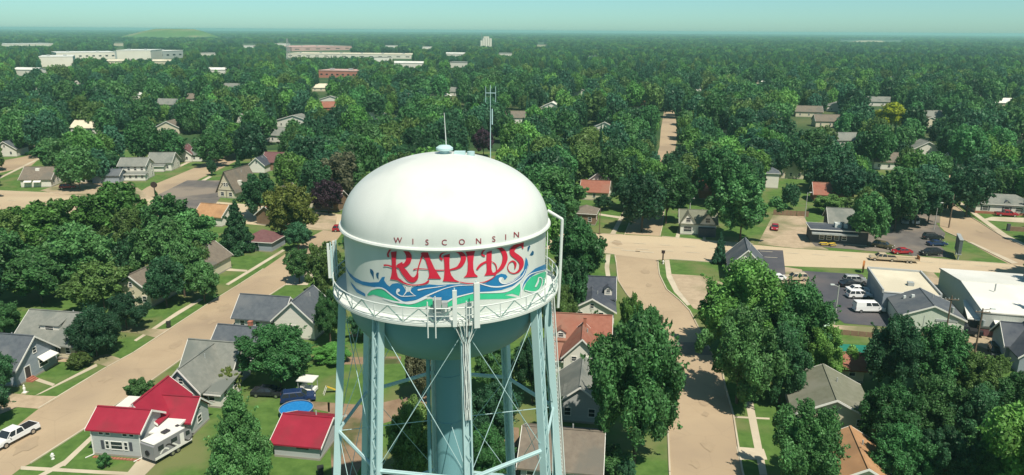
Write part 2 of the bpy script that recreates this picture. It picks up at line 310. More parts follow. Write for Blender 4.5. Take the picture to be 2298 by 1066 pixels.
for p, m in (([(0, 880), (75, 888), (137, 890), (88, 918), (40, 914), (0, 930)], 'gravel'), ([(100, 797), (215, 800), (240, 795), (270, 805), (243, 824), (215, 815), (100, 811)], 'gravel'),
             ([(262, 731), (340, 738), (365, 739), (388, 736), (352, 759), (320, 750), (262, 744)], 'gravel'), ([(1506, 615), (1570, 619), (1640, 640), (1640, 720), (1556, 692), (1524, 652)], 'gravel'),
             ([(1652, 1003), (1714, 1008), (1722, 1032), (1658, 1032)], 'concrete'), ([(280, 1068), (318, 1022), (352, 1040), (322, 1070)], 'concrete'),
             ([(1700, 548), (1735, 483), (1805, 486), (1820, 520), (1822, 545), (1860, 561), (1780, 557)], 'gravel'),
             ([(1985, 505), (2100, 500), (2112, 515), (2122, 524), (2110, 552), (2136, 578), (2048, 574), (1985, 566), (1830, 553), (1822, 545)], 'old_asphalt'),
             ([(1760, 599), (1799, 605), (1842, 687), (1850, 722), (1800, 700), (1745, 640)], 'gravel'),
             ([(1799, 608), (1935, 616), (1990, 700), (2030, 737), (1895, 726), (1842, 687)], 'asphalt'), ([(1700, 560), (1757, 562), (1764, 625), (1690, 625)], 'asphalt'),
             ([(1850, 728), (2010, 738), (2298, 748), (2298, 785), (2230, 790), (2150, 757), (1860, 741)], 'gravel'), ([(2150, 756), (2230, 788), (2250, 830), (2180, 820)], 'soil'),
             ([(2095, 612), (2060, 607), (2105, 660), (2175, 735), (2210, 735)], 'gravel'),
             ([(355, 437), (420, 405), (500, 405), (498, 440), (470, 475), (395, 470)], 'old_asphalt'), ([(90, 428), (150, 409), (290, 408), (330, 437), (340, 446), (140, 437)], 'gravel'),
             ([(690, 478), (756, 486), (752, 520), (690, 512)], 'gravel'), ([(735, 903), (830, 910), (960, 880), (965, 920), (860, 950), (800, 1066), (745, 1066)], 'soil'),
             ([(786, 744), (860, 744), (860, 756), (786, 756)], 'soil'), ([(770, 802), (900, 800), (900, 816), (770, 818)], 'soil'), ([(690, 900), (740, 903), (740, 925), (690, 915)], 'soil'),
             ([(690, 575), (668, 592), (655, 610), (640, 640), (690, 640), (720, 600)], 'concrete'), ([(1110, 955), (1165, 960), (1165, 1066), (1105, 1066)], 'soil'),
             ([(2110, 470), (2060, 462), (2000, 470), (2010, 505), (2109, 500)], 'old_asphalt'), ([(2140, 440), (2180, 440), (2190, 452), (2150, 452)], 'concrete'), ([(2225, 487), (2298, 489), (2298, 500), (2200, 494)], 'concrete')):
    flat('driveway' if m in ('gravel', 'concrete', 'soil') else 'parking_lot', p, m, 0.0235 if m != 'soil' else 0.006)
rs = random.Random(3)
for cx, cy, w_ in ((505, 690, 1.5), (455, 712, 1.1), (535, 703, 1.2), (478, 722, .8), (395, 775, 1.2), (238, 850, 1.0), (1580, 905, .9), (1583, 930, .6), (1590, 1000, 1.0), (1540, 860, .7), (1450, 610, 1.2), (1620, 562, 1.6), (1385, 545, 1.8), (1250, 548, 1.5), (60, 1000, 1.4), (1560, 1040, .8), (1455, 640, .8), (2200, 520, 1.0), (250, 452, 2.0), (100, 455, 1.8)):
    p = at(cx, cy); flat('road_stain', [('g', p.x + math.cos(a_) * w_ * rs.uniform(.5, 1.1), p.y + math.sin(a_) * w_ * rs.uniform(.6, 1.9)) for a_ in [2 * math.pi * i / 11 for i in range(11)]], 'road_stain', .0225)
flat('tarp', [(1880, 772), (1946, 776), (1940, 800), (1925, 795), (1885, 792)], 'tarp_green', 0.03)
for p in ([(1349, 525), (1300, 521)], [(87, 917), (239, 825), (300, 792), (474, 678), (540, 637), (591, 604)], [(69, 1040), (199, 957), (250, 916), (300, 883), (415, 801), (507, 740), (560, 702), (585, 676), (640, 640)],
          [('g', 9, 20), (1503, 1060), (1498, 940), (1493, 800), (1481, 740), (1430, 690), (1406, 660), (1387, 630), (1383, 591), (1380, 574)],
          [(1476, 584), (1480, 617), (1496, 650), (1525, 674), (1548, 698), (1585, 770), (1620, 830), (1627, 865), (1646, 932), (1665, 1053), ('g', 18.5, 20)],
          [(1402, 527), (1415, 493), (1431, 461), (1462, 380)], [(1481, 530), (1487, 505), (1492, 460), (1507, 380)], [(1300, 521), (1349, 525), (1398, 527)], [(1486, 531), (1588, 540), (1690, 548)],
          [(1505, 582), (1619, 590)], [(2048, 575.5), (2141, 584.6), (2276, 594)], [(1337, 566), (1378, 571)], [(0, 428), (140, 434)], [(0, 472), (200, 480)], [(2122, 520), (2172, 543), (2270, 592)], [(2140, 458), (2172, 483), (2253, 533), (2298, 553)]):
    kerb(p)
def dash(p, q, n, wd, ln):
    a, c = at(*p), at(*q); d = (c - a); L = d.length; d.normalize(); s = Vector((-d.y, d.x, 0)); b = MB()
    for i in range(n):
        o = a + d * (L * (i + 0.5) / n)
        b.add([o - d * ln / 2 - s * wd / 2 + Vector((0, 0, .075)), o + d * ln / 2 - s * wd / 2 + Vector((0, 0, .075)), o + d * ln / 2 + s * wd / 2 + Vector((0, 0, .075)), o - d * ln / 2 + s * wd / 2 + Vector((0, 0, .075))], [(0, 1, 2, 3)])
    struct(b.build('road_marking', 'marking'))
dash((1250, 535), (1990, 582), 13, .22, 3.0); dash((1250, 548), (1760, 580), 9, .22, 3.0); dash((0, 449), (330, 466), 6, .25, 3.0); dash((1400, 562), (1462, 567), 2, .35, 4.5); dash((1990, 582), (2298, 604), 5, .22, 3.0)

# ================================================================== WATER TOWER
TX, TY = -4.93, 53.8
ZR, ZG, RT = 38.3, 33.5, 7.45                                        # ring, gallery floor, tank radius
T = thing('water_tower', 'tall eight legged water tower with a white dome and painted town name on its tank', 'water tower', (TX, TY, 0))
def dome_r(z):
    t = max(0.0, min(1.0, (z - ZR) / 5.1)); return 7.6 * (1 - t ** 2.15) ** (1 / 1.95)
prof = [(7.6, ZR)] + [(dome_r(ZR + 5.1 * t), ZR + 5.1 * t) for t in [math.sin(math.pi / 2 * i / 30) for i in range(1, 30)]] + [(0.05, ZR + 5.1)]
MB().lathe(prof, 96).build('dome', 'tank_white', T, True)
MB().lathe([(7.4, ZR - 0.02), (7.74, ZR - 0.10), (7.80, ZR + 0.02), (7.74, ZR + 0.13), (7.58, ZR + 0.16), (7.4, ZR + 0.02)], 96, cap=False).build('ring_beam', 'tank_white', T, True)
MB().lathe([(RT, ZG - 0.6), (RT, ZR - 0.06)], 128, cap=False).build('tank_wall', 'tank_white', T, True)
bowl = [(RT, ZG - 0.61)] + [(1.1 + (RT - 1.1) * math.cos(a) ** 0.92, ZG - 0.61 - 4.35 * math.sin(a)) for a in [math.pi / 2 * i / 20 for i in range(1, 20)]] + [(1.08, ZG - 4.98)]
MB().lathe(bowl, 96, cap=False).build('bowl', 'tank_blue', T, True)
MB().lathe([(2.1, 0), (2.1, 2.5), (1.08, 4.5), (1.08, ZG - 4.9)], 40).build('riser_pipe', 'tank_blue', T, True)
MB().tube((-1.75, -0.3, 0), (-1.55, -0.3, ZG - 4.6), 0.16, n=12).build('drain_pipe', 'tank_blue', T, True)
for z in (10, 16, 22, 26): MB().lathe([(1.12, z), (1.12, z + .12)], 40).build('riser_flange', 'tank_blue', T, True)
v = MB(); v.lathe([(.34, ZR + 4.95), (.34, ZR + 5.3), (.62, ZR + 5.34), (.62, ZR + 5.5), (.4, ZR + 5.66), (.05, ZR + 5.7)], 20); v.build('roof_vent', 'steel_pale', T, True)
v = MB(); v.box(.7, -.2, ZR + 5.0, 1.5, .45, ZR + 5.22); v.tube((1.9, .2, ZR + 4.9), (1.9, .2, ZR + 5.2), .28, n=14); v.build('roof_hatch', 'steel_pale', T)
v = MB(); v.tube((0.15, 0, ZR + 5.2), (0.02, 0, ZR + 8.0), .05, .022, 6); v.build('whip_antenna', 'steel_white', T)
mz = ZR + 3.4; mr = dome_r(mz); ma_ = R(40); mx_, my_ = mr * math.cos(ma_) - 1.2, mr * math.sin(ma_) + .3
ms_ = MB(); ms_.tube((mx_, my_, mz), (mx_, my_, mz + 6.3), .038, .022, 8); ms_.bar((mx_ - .38, my_, mz + 5.7), (mx_ + .42, my_, mz + 5.7), .045)
for dx in (-.36, .40): ms_.tube((mx_ + dx, my_, mz + 5.0), (mx_ + dx, my_, mz + 6.2), .02, n=6)
ms_.tube((mx_ + .14, my_, mz + 3.3), (mx_ + .14, my_, mz + 4.5), .05, n=6); ms_.build('antenna_mast', 'steel_pale', T)
# gallery
RG = 8.4
MB().lathe([(RT + .01, ZG - .10), (RG, ZG - .10), (RG, ZG), (RT + .01, ZG)], 96, cap=False).build('gallery_floor', 'steel_white', T)
MB().lathe([(RG - .02, ZG - .17), (RG + .05, ZG - .17), (RG + .05, ZG - .02), (RG - .02, ZG - .02)], 96, cap=False).build('gallery_girder', 'tank_white', T)
rl = MB()
for z, r_ in ((1.08, .045), (.55, .028), (.06, .035)):
    for i in range(72):
        a, c = 2 * math.pi * i / 72, 2 * math.pi * (i + 1) / 72
        rl.tube((RG * math.cos(a), RG * math.sin(a), ZG + z), (RG * math.cos(c), RG * math.sin(c), ZG + z), r_, n=5)
rail = rl.build('railing', 'steel_white', T); rail['kind'] = 'stuff'
pm_ = MB().bar((0, 0, 0), (0, 0, 1.1), .06).mesh('post', 'steel_white')
bm_ = MB().bar((0, 0, 0.06), (0, 1.1, 1.04), .06).mesh('brace', 'brace_shaded')
NP = 48
for i in range(NP):
    a = 2 * math.pi * i / NP; p = Vector((RG * math.cos(a), RG * math.sin(a), ZG))
    if i % 2 == 0: obj('post', pm_, rail, p, (0, 0, a))
    br = obj('brace', bm_, rail, p if i % 2 == 0 else Vector((RG * math.cos(a + 2 * math.pi / NP), RG * math.sin(a + 2 * math.pi / NP), ZG)), (0, 0, a + math.pi / NP))
    if i % 2: br.rotation_euler = (0, 0, a + math.pi / NP + math.pi)
# legs, struts, rods
LA = [R(-90 + 13.5 + 45 * k) for k in range(8)]
def leg_p(k, z):
    t = (ZG - z) / ZG; r_ = 7.75 + 2.75 * t; return Vector((r_ * math.cos(LA[k]), r_ * math.sin(LA[k]), z))
def rad(k): return Vector((math.cos(LA[k]), math.sin(LA[k]), 0))
for k in range(8):
    p, q = leg_p(k, 0.3), leg_p(k, ZG - .12); rv = rad(k); tv = Vector((-rv.y, rv.x, 0))
    b = MB()
    for s_ in (-1, 1): b.bar(p + tv * .26 * s_, q + tv * .26 * s_, .11, .56, up=rv)
    b.bar(p - rv * .05, q - rv * .05, .46, .05, up=rv)
    lg = b.build('leg', 'steel_pale' if True else '', T)
    lc = MB(); nl = 44; L = q - p
    for i in range(nl):
        s0 = 1 if i % 2 else -1
        for d_ in (.235, -.235):
            lc.bar(p + L * (i / nl) + tv * .2 * s0 + rv * d_, p + L * ((i + 1) / nl) - tv * .2 * s0 + rv * d_, .05, .03, up=rv)
    lc.build('lacing', 'steel_pale', lg)
    ft = MB(); ft.box(-.9, -.9, 0, .9, .9, .45); o = ft.build('footing', 'concrete', T); o.location = Vector((p.x, p.y, 0)); o.rotation_euler = (0, 0, LA[k])
LV = [0.8, 11.4, 22.0, ZG - .7]
for lv in (11.4, 22.0):
    for k in range(8):
        p, q = leg_p(k, lv), leg_p((k + 1) % 8, lv); b = MB(); up = Vector((0, 0, 1))
        for s_ in (-.12, .12): b.bar(p + up * s_, q + up * s_, .12, .06)
        for i in range(16): b.bar(p.lerp(q, i / 16) + up * (.1 if i % 2 else -.1), p.lerp(q, (i + 1) / 16) - up * (.1 if i % 2 else -.1), .03)
        b.tube(p, q, .11, n=8); b.build('strut', 'steel_pale', T)
for a, c in zip(LV, LV[1:]):
    for k in range(8):
        for s0, s1 in ((k, (k + 1) % 8), ((k + 1) % 8, k)):
            MB().tube(leg_p(s0, a), leg_p(s1, c), .026, n=5).build('brace_rod', 'steel_pale', T)
for k in range(0, 8, 2):
    MB().tube(leg_p(k, 22), Vector((rad(k).x * 1.1, rad(k).y * 1.1, 22)), .03, n=5).build('spider_rod', 'steel_pale', T)
# ladder with cage on the right leg, cables down the front leg, overflow pipe
la = MB(); p, q = leg_p(2, 1) + rad(2) * .42, leg_p(2, ZG + .1) + rad(2) * .42; tv = Vector((-rad(2).y, rad(2).x, 0))
for s_ in (-.2, .2): la.bar(p + tv * s_, q + tv * s_, .05)
for i in range(90): la.bar(p.lerp(q, i / 90) - tv * .2, p.lerp(q, i / 90) + tv * .2, .03)
la.build('ladder', 'steel_white', T)
MB().tube(leg_p(2, 4) + rad(2) * .62, leg_p(2, ZG) + rad(2) * .62, .06, n=6).build('conduit', 'steel_white', T)
for j in range(9):
    cb = MB(); pts = []
    for i in range(9):
        z = ZG + .3 - i * .9; f = min(1, max(0, (i - .3) / 1.6)); x = (j - 4) * (.24 * (1 - f) + .045 * f) + .07 * math.sin(i * 1.7 + j * 2.1) * (1 - f * .5)
        lp = leg_p(0, min(z, ZG)); tv = Vector((-rad(0).y, rad(0).x, 0))
        pts.append(Vector((lp.x, lp.y, z)) + rad(0) * (.72 - .3 * f) + tv * x)
    for a, c in zip(pts, pts[1:]): cb.tube(a, c, .032, n=5)
    cb.build('cable', 'cable_black' if j % 4 == 1 else 'steel_white', T)
ov = MB()
oa = R(4); rr = lambda r_, z: Vector((r_ * math.cos(oa), r_ * math.sin(oa), z))
for a, c in ((rr(7.6, ZR + .75), rr(8.72, ZR + .05)), (rr(8.72, ZR + .05), rr(8.66, ZG + 1.0)), (rr(8.66, ZG + 1.0), rr(8.55, ZG - 2.2))): ov.tube(a, c, .12, n=10)
ov.build('overflow_pipe', 'steel_white', T, True)
wl = MB(); wa = R(-3)
for s_ in (-.2, .2): wl.bar((RT * math.cos(wa) + .12, RT * math.sin(wa) + s_, ZG), (RT * math.cos(wa) + .12, RT * math.sin(wa) + s_, ZR - .7), .05)
for i in range(14): wl.bar((RT * math.cos(wa) + .12, RT * math.sin(wa) - .2, ZG + .3 * i + .2), (RT * math.cos(wa) + .12, RT * math.sin(wa) + .2, ZG + .3 * i + .2), .03)
wl.build('ladder', 'steel_white', T)
# antenna panels on the gallery rail
def panel(ang, zc, h, wd=.30, dp=.16, off=.22, pipe=True):
    a = R(ang); p = Vector((RG + off) * 1 for _ in range(1)) if False else Vector(((RG + off) * math.cos(a), (RG + off) * math.sin(a), 0))
    b = MB(); b.box(-dp / 2, -wd / 2, zc - h / 2, dp / 2, wd / 2, zc + h / 2); o = b.build('antenna_panel', 'steel_white', T); o.location = p; o.rotation_euler = (0, 0, a)
    if pipe:
        c = MB(); c.tube((-.18, 0, zc - h / 2 - .25), (-.18, 0, zc + h / 2 + .1), .045, n=8); c.bar((-.2, 0, ZG + .9), (0, 0, ZG + .9), .07); c.build('mount_pipe', 'steel_pale', o)
panel(-81.6, ZG + 1.15, 2.5, .28); panel(-72.0, ZG + 1.25, 3.1, .38, .2)
for a, z, h in ((176, 1.9, 2.3), (181, 1.75, 2.2), (186.5, 1.7, 2.1), (191.5, 2.2, 2.6)): panel(a, ZG + z, h, .24)
eq = MB(); eq.box(-.25, -.45, 0, .25, .1, .9); eq.box(-.2, .15, .25, .2, .5, .7)
o = eq.build('equipment_box', 'steel_grey', T); a = R(-88.2); o.location = ((RG - .35) * math.cos(a), (RG - .35) * math.sin(a), ZG + .75); o.rotation_euler = (0, 0, a)
for k_, aa in enumerate((-93.4, -90.0, -76.5)):
    a = R(aa); MB().tube((RG * math.cos(a) * 1.02, RG * math.sin(a) * 1.02, ZG - .9), (RG * math.cos(a) * 1.02, RG * math.sin(a) * 1.02, ZG + (2.0 if k_ == 1 else 1.6)), .045, n=7).build('mount_pipe', 'steel_white', T)
# ------------------------------------------------------------------ painted name and waves on the tank (traced, laid on the curved wall)
def surf_r(z, off):
    if z > ZR + .12: return dome_r(z) + off
    return RT + off
def hit(px, py, off):
    d = ray(px, py); o = Vector((-TX, -TY, CAMH)); t = 40.0; prev = None
    A = d.x * d.x + d.y * d.y
    for _ in range(40):
        rr_ = surf_r(o.z + d.z * t, off) if _ else RT + off
        Bq = d.x * o.x + d.y * o.y; C_ = o.x * o.x + o.y * o.y - rr_ * rr_; D_ = Bq * Bq - A * C_
        if D_ < 0:
            t = -Bq / A; break
        t2 = (-Bq - math.sqrt(D_)) / A
        if abs(t2 - t) < 1e-5: t = t2; break
        t = t2 if _ < 3 else .5 * (t + t2)
    return o + d * t
CR = {'A': (850, 500, 5.612), 'B': (1000, 500, 5.612), 'C': (750, 540, 5.922), 'D': (900, 600, 5.922), 'P': (0, 0, 1.0)}
ART = [0]
def cv(s, p): x0, y0, k = CR[s]; return (x0 + p[0] / k, y0 + p[1] / k)
def art_poly(b, s, pts, off):
    q = [cv(s, p) for p in pts]; bm = bmesh.new(); vs = [bm.verts.new((x, -y, 0)) for x, y in q]
    tri = tessellate_polygon([[Vector((x, -y, 0)) for x, y in q]])
    for t in tri:
        try: bm.faces.new([vs[i] for i in t])
        except ValueError: pass
    for _ in range(4):
        le = [e for e in bm.edges if e.calc_length() > 5.5]
        if not le: break
        bmesh.ops.subdivide_edges(bm, edges=le, cuts=1); bmesh.ops.triangulate(bm, faces=[f for f in bm.faces if len(f.verts) > 3])
    bm.verts.index_update()
    b.add([hit(v.co.x, -v.co.y, off) for v in bm.verts], [tuple(v.index for v in f.verts) for f in bm.faces]); bm.free()
def art_line(b, s, pts, off, closed=False):
    P = [Vector(cv(s, p)) for p in pts]; W_ = [p[2] / CR[s][2] for p in pts]; out = []
    for i in range(len(P) - 1):
        p0, p1, p2, p3 = P[max(i - 1, 0)], P[i], P[i + 1], P[min(i + 2, len(P) - 1)]
        ns = max(3, int((p2 - p1).length / 3))
        for j in range(ns):
            t = j / ns
            c = .5 * ((2 * p1) + (p2 - p0) * t + (2 * p0 - 5 * p1 + 4 * p2 - p3) * t * t + (3 * p1 - p0 - 3 * p2 + p3) * t ** 3)
            out.append((c, W_[i] + (W_[i + 1] - W_[i]) * (t * t * (3 - 2 * t))))
    out.append((P[-1], W_[-1])); vs = []; fs = []
    for i, (c, wd) in enumerate(out):
        a = out[max(i - 1, 0)][0]; e = out[min(i + 1, len(out) - 1)][0]; d = (e - a).normalized(); nrm = Vector((-d.y, d.x))
        for k in (-.5, 0, .5):
            q = c + nrm * wd * k; vs.append(hit(q.x, q.y, off))
        if i:
            o = 3 * i; fs += [(o - 3, o - 2, o + 1, o), (o - 2, o - 1, o + 2, o + 1)]
    # round ends
    for (c, wd), d in ((out[0], (out[0][0] - out[1][0])), (out[-1], (out[-1][0] - out[-2][0]))):
        d = d.normalized(); nrm = Vector((-d.y, d.x)); o = len(vs); m = 6
        for i in range(m + 1):
            t = math.pi * i / m; q = c + nrm * math.cos(t) * wd / 2 + d * math.sin(t) * wd / 2; vs.append(hit(q.x, q.y, off))
        fs.append(tuple(range(o, o + m + 1)))
    b.add(vs, fs)
def art(name, mat, items, base=.010, label=None):
    b = MB()
    for i, (k, s, pts) in enumerate(items):
        (art_poly if k == 'p' else art_line)(b, s, pts, base + .0012 * i)
    o = b.build(name, mat, T)
    if label: o['label'] = label
    return o
art('painted_wave', 'paint_blue', [('p', 'P', [(775, 597), (783, 611), (795, 622), (812, 631), (830, 634), (850, 633), (857, 622), (864, 621), (862, 629), (868, 638), (874, 643), (880, 637), (892, 635), (903, 639), (909, 648), (912, 655), (920, 655), (924, 646), (936, 641), (950, 642), (963, 638), (985, 640), (1010, 638), (1040, 638), (1078, 637), (1089, 636), (1100, 628), (1114, 618), (1125, 614), (1135, 616), (1139, 621), (1135, 627), (1131, 628), (1131, 624), (1124, 622), (1120, 628), (1123, 634), (1132, 637), (1151, 630), (1167, 617), (1175, 606), (1178, 589), (1180, 577), (1184, 584), (1186, 596), (1182, 612), (1169, 628), (1151, 642), (1125, 651), (1100, 654), (1078, 655), (1048, 659), (1027, 664), (1000, 676), (985, 673), (975, 669), (960, 664), (945, 670), (930, 674), (910, 677), (893, 674), (875, 663), (862, 651), (850, 646), (838, 644), (815, 640), (798, 633), (785, 620), (777, 605)]),
    ('p', 'B', [(958, 835), (968, 750), (1035, 655), (1130, 575), (1262, 518), (1266, 592), (1150, 630), (1060, 690), (990, 780), (964, 842)]),
    ('p', 'C', [(215, 545), (300, 640), (410, 705), (415, 745), (300, 690), (235, 600)])], .010, 'blue wave band with curling crests')
art('painted_wave', 'paint_green', [('p', 'P', [(824, 661), (833, 652), (848, 648), (861, 651), (875, 662), (892, 674), (910, 682), (930, 682), (957, 672), (966, 671), (976, 671), (984, 680), (994, 686), (1018, 672), (1048, 663), (1069, 658), (1100, 659), (1132, 658), (1151, 650), (1167, 635), (1168, 651), (1165, 664), (1150, 659), (1132, 662), (1160, 667), (1135, 671), (1107, 671), (1078, 672), (1052, 677), (1027, 683), (1000, 690), (984, 695), (960, 686), (934, 690), (908, 689), (893, 684), (875, 674), (858, 667), (838, 661), (826, 664)]),
    ('p', 'B', [(982, 840), (1015, 755), (1080, 680), (1180, 640), (1262, 610), (1264, 680), (1240, 780), (1160, 850), (1100, 880), (1000, 865)])], .016, 'green wave band below the blue one')
art('painted_highlight', 'paint_white', [('l', 'A', [(300, 930, 4), (345, 870, 16), (350, 820, 12), (330, 790, 6)]), ('l', 'A', [(460, 920, 4), (400, 870, 14), (392, 830, 14), (425, 790, 6)]),
    ('l', 'A', [(245, 850, 44), (228, 885, 18), (275, 920, 12), (350, 925, 10), (465, 918, 8)]), ('l', 'D', [(230, 300, 22), (330, 280, 14), (480, 262, 10), (600, 240, 5)]),
    ('l', 'D', [(-240, 410, 10), (-100, 455, 22), (40, 470, 26), (180, 455, 24), (340, 380, 20), (480, 320, 14), (600, 275, 10), (760, 242, 10), (1000, 232, 10)]),
    ('l', 'P', [(1072, 634.5, 2), (1090, 640, 2.4), (1107, 643.5, 3), (1128, 642.5, 3), (1151, 635, 3), (1171, 621, 2.4), (1180, 604, 1)]), ('l', 'B', [(715, 690, 10), (690, 705, 40), (690, 740, 20), (740, 768, 10), (850, 735, 8), (940, 665, 5)]),
    ('l', 'P', [(824, 657, 1.5), (833, 649.5, 2.5), (848, 645.5, 3), (862, 649, 3), (876, 660, 3), (893, 672, 3.4), (911, 680.5, 4), (930, 679, 4), (957, 668, 3.4)]),
    ('l', 'D', [(560, 490, 26), (700, 410, 16), (880, 358, 14), (1000, 330, 12)]), ('l', 'B', [(440, 880, 14), (560, 877, 14), (740, 868, 14), (850, 825, 12), (950, 735, 12), (1010, 640, 10), (1035, 540, 4)]),
    ('l', 'B', [(948, 930, 10), (955, 830, 18), (985, 740, 14), (1050, 660, 14), (1130, 625, 10), (1262, 590, 8)]), ('l', 'B', [(1000, 850, 10), (1100, 872, 14), (1175, 845, 13), (1215, 770, 12), (1212, 700, 12), (1175, 690, 12), (1165, 740, 20), (1135, 800, 20)]),
    ('l', 'C', [(430, 740, 10), (440, 700, 12), (490, 640, 10), (560, 618, 6)])], .036, 'white highlight lines between the waves')
art('painted_drop', 'paint_teal', [('p', 'B', [(1055, 283), (1068, 295), (1055, 330), (1040, 368), (1030, 350), (1033, 310)])], .012)
art('painted_drop', 'paint_teal', [('p', 'B', [(1095, 350), (1112, 365), (1108, 400), (1088, 415), (1058, 410), (1075, 380)])], .012)
art('painted_drop', 'paint_teal', [('p', 'C', [(475, 375), (505, 385), (525, 420), (526, 520), (510, 480), (478, 420)])], .012)
art('painted_drop', 'paint_teal', [('p', 'C', [(565, 425), (595, 425), (588, 470), (590, 520), (565, 490), (555, 450)])], .012)
RED = 'paint_red'
def letter(ch, items): o = art('letter', RED, items, .052); o['label'] = f'large red painted letter {ch}'
letter('R', [('p', 'A', [(152, 368), (224, 358), (216, 440), (217, 540), (224, 620), (240, 680), (275, 725), (290, 735), (200, 718), (142, 710), (158, 660), (166, 600), (164, 480)]),
    ('l', 'A', [(119, 424, 22), (114, 390, 22), (150, 335, 18), (220, 316, 20), (290, 326, 24), (345, 362, 50), (378, 420, 70), (372, 480, 66), (330, 530, 52), (285, 540, 40), (232, 545, 26)]), ('p', 'A', [(232, 525), (293, 492), (312, 540), (245, 572), (225, 560)]),
    ('l', 'A', [(275, 560, 50), (325, 625, 74), (385, 700, 72), (430, 718, 66), (470, 695, 50), (490, 640, 22)]), ('l', 'A', [(70, 535, 22), (110, 535, 18), (165, 552, 20)]), ('l', 'A', [(262, 722, 34), (320, 758, 20), (400, 782, 14), (500, 782, 14), (575, 768, 20), (615, 745, 28), (626, 732, 22)])])
letter('A', [('p', 'A', [(528, 385), (590, 344), (612, 356), (645, 450), (700, 570), (787, 706), (615, 705), (632, 680), (636, 640), (625, 580), (590, 470), (545, 408)]), ('l', 'A', [(552, 395, 24), (525, 480, 18), (500, 560, 16), (484, 645, 18)]), ('l', 'A', [(443, 588, 18), (490, 578, 12), (620, 586, 11), (720, 597, 14), (822, 597, 12)])])
letter('P', [('p', 'A', [(812, 415), (895, 390), (890, 500), (893, 590), (914, 660), (955, 712), (1030, 748), (930, 742), (806, 736), (822, 690), (829, 600), (826, 500)]), ('l', 'A', [(795, 462, 24), (772, 430, 24), (795, 388, 20), (860, 364, 18), (940, 354, 20), (1005, 366, 38), (1058, 412, 62), (1066, 460, 66), (1032, 530, 54), (980, 570, 30), (895, 592, 18)]),
    ('l', 'B', [(185, 746, 10), (260, 761, 12), (340, 762, 10), (440, 755, 8), (520, 735, 12), (600, 690, 10), (640, 640, 10)])])
letter('I', [('p', 'B', [(245, 352), (375, 345), (358, 400), (347, 500), (350, 580), (368, 640), (407, 672), (400, 682), (228, 689), (262, 655), (278, 600), (282, 500), (270, 400)])])
letter('D', [('p', 'B', [(518, 372), (582, 350), (580, 480), (578, 580), (592, 625), (642, 640), (630, 656), (488, 666), (513, 622), (520, 580), (514, 480)]), ('l', 'B', [(488, 418, 22), (458, 398, 24), (475, 355, 18), (530, 312, 18), (610, 300, 22), (680, 318, 42), (735, 375, 60), (750, 450, 64), (720, 540, 52), (665, 605, 34), (600, 645, 18)]),
    ('l', 'B', [(582, 488, 8), (622, 515, 14), (643, 565, 14), (640, 625, 10)]), ('l', 'B', [(400, 580, 26), (440, 532, 30), (500, 496, 26), (545, 485, 16)])])
letter('S', [('p', 'B', [(888, 268), (950, 235), (986, 238), (980, 330), (968, 322), (958, 300), (930, 290)]), ('l', 'B', [(945, 268, 40), (880, 298, 48), (838, 345, 60), (850, 392, 66), (900, 430, 68), (945, 472, 70), (958, 530, 54), (928, 600, 30), (870, 636, 14), (812, 622, 12), (783, 570, 10), (800, 508, 12), (848, 482, 20), (880, 512, 30), (878, 560, 18), (873, 582, 6)])])
for ch, (cx, cy) in zip('WISCONSIN', ((892.8, 539.2), (926.6, 542), (958.3, 543.7), (997, 544), (1036.5, 543), (1074, 541), (1108.3, 536.5), (1135, 532), (1159, 526.7))):
    tc_ = bpy.data.curves.new('letter', 'FONT'); tc_.body = ch; tc_.size = 1; tc_.resolution_u = 4; tc_.offset = 0.006
    to = bpy.data.objects.new('letter', tc_); me = bpy.data.meshes.new_from_object(to); bpy.data.objects.remove(to); bpy.data.curves.remove(tc_)
    co = [v.co.copy() for v in me.vertices]; x0, x1 = min(c.x for c in co), max(c.x for c in co); y0, y1 = min(c.y for c in co), max(c.y for c in co)
    k = 13.0 / .72
    for v_, c in zip(me.vertices, co): v_.co = hit(cx + (c.x - (x0 + x1) / 2) * k, cy - (c.y - (y0 + y1) / 2) * k - (cx - 1025) * 0.0 , .03)
    me.materials.clear(); me.materials.append(MATS['paint_maroon']); o = obj('letter', me, T); o['label'] = f'small dark red painted letter {ch}'
# ================================================================== BUILDERS: houses, vehicles, street furniture
WM = {}
def win_mesh(wd, ht):
    k = (round(wd, 2), round(ht, 2))
    if k not in WM:
        f = MB(); t = .09
        f.box(-wd / 2, -.06, -ht / 2, -wd / 2 + t, 0, ht / 2); f.box(wd / 2 - t, -.06, -ht / 2, wd / 2, 0, ht / 2)
        f.box(-wd / 2 + t, -.06, ht / 2 - t, wd / 2 - t, 0, ht / 2); f.box(-wd / 2 + t, -.09, -ht / 2, wd / 2 - t, 0, -ht / 2 + t); f.box(-wd / 2 + t, -.04, -.03, wd / 2 - t, 0, .03)
        p = MB(); p.box(-wd / 2 + t, -.025, -ht / 2 + t, wd / 2 - t, -.004, ht / 2 - t)
        s_ = MB()
        for x in (-wd / 2 - .22, wd / 2 + .22): s_.box(x - .2, -.05, -ht / 2, x + .2, -.004, ht / 2)
        WM[k] = (f.mesh('window', 'trim_white'), p.mesh('pane', 'glass_dark'), s_.mesh('shutter', 'dark_wall'))
    return WM[k]
def window(parent, x, y, z, face, wd=1.0, ht=1.3, shut=False):
    f, p, s_ = win_mesh(wd, ht); rz = {'F': 0, 'R': R(90), 'B': R(180), 'L': R(-90)}[face]
    o = obj('window', f, parent, (x, y, z), (0, 0, rz)); obj('pane', p, o)
    if shut: obj('shutter', s_, o)
    return o
DM = {}
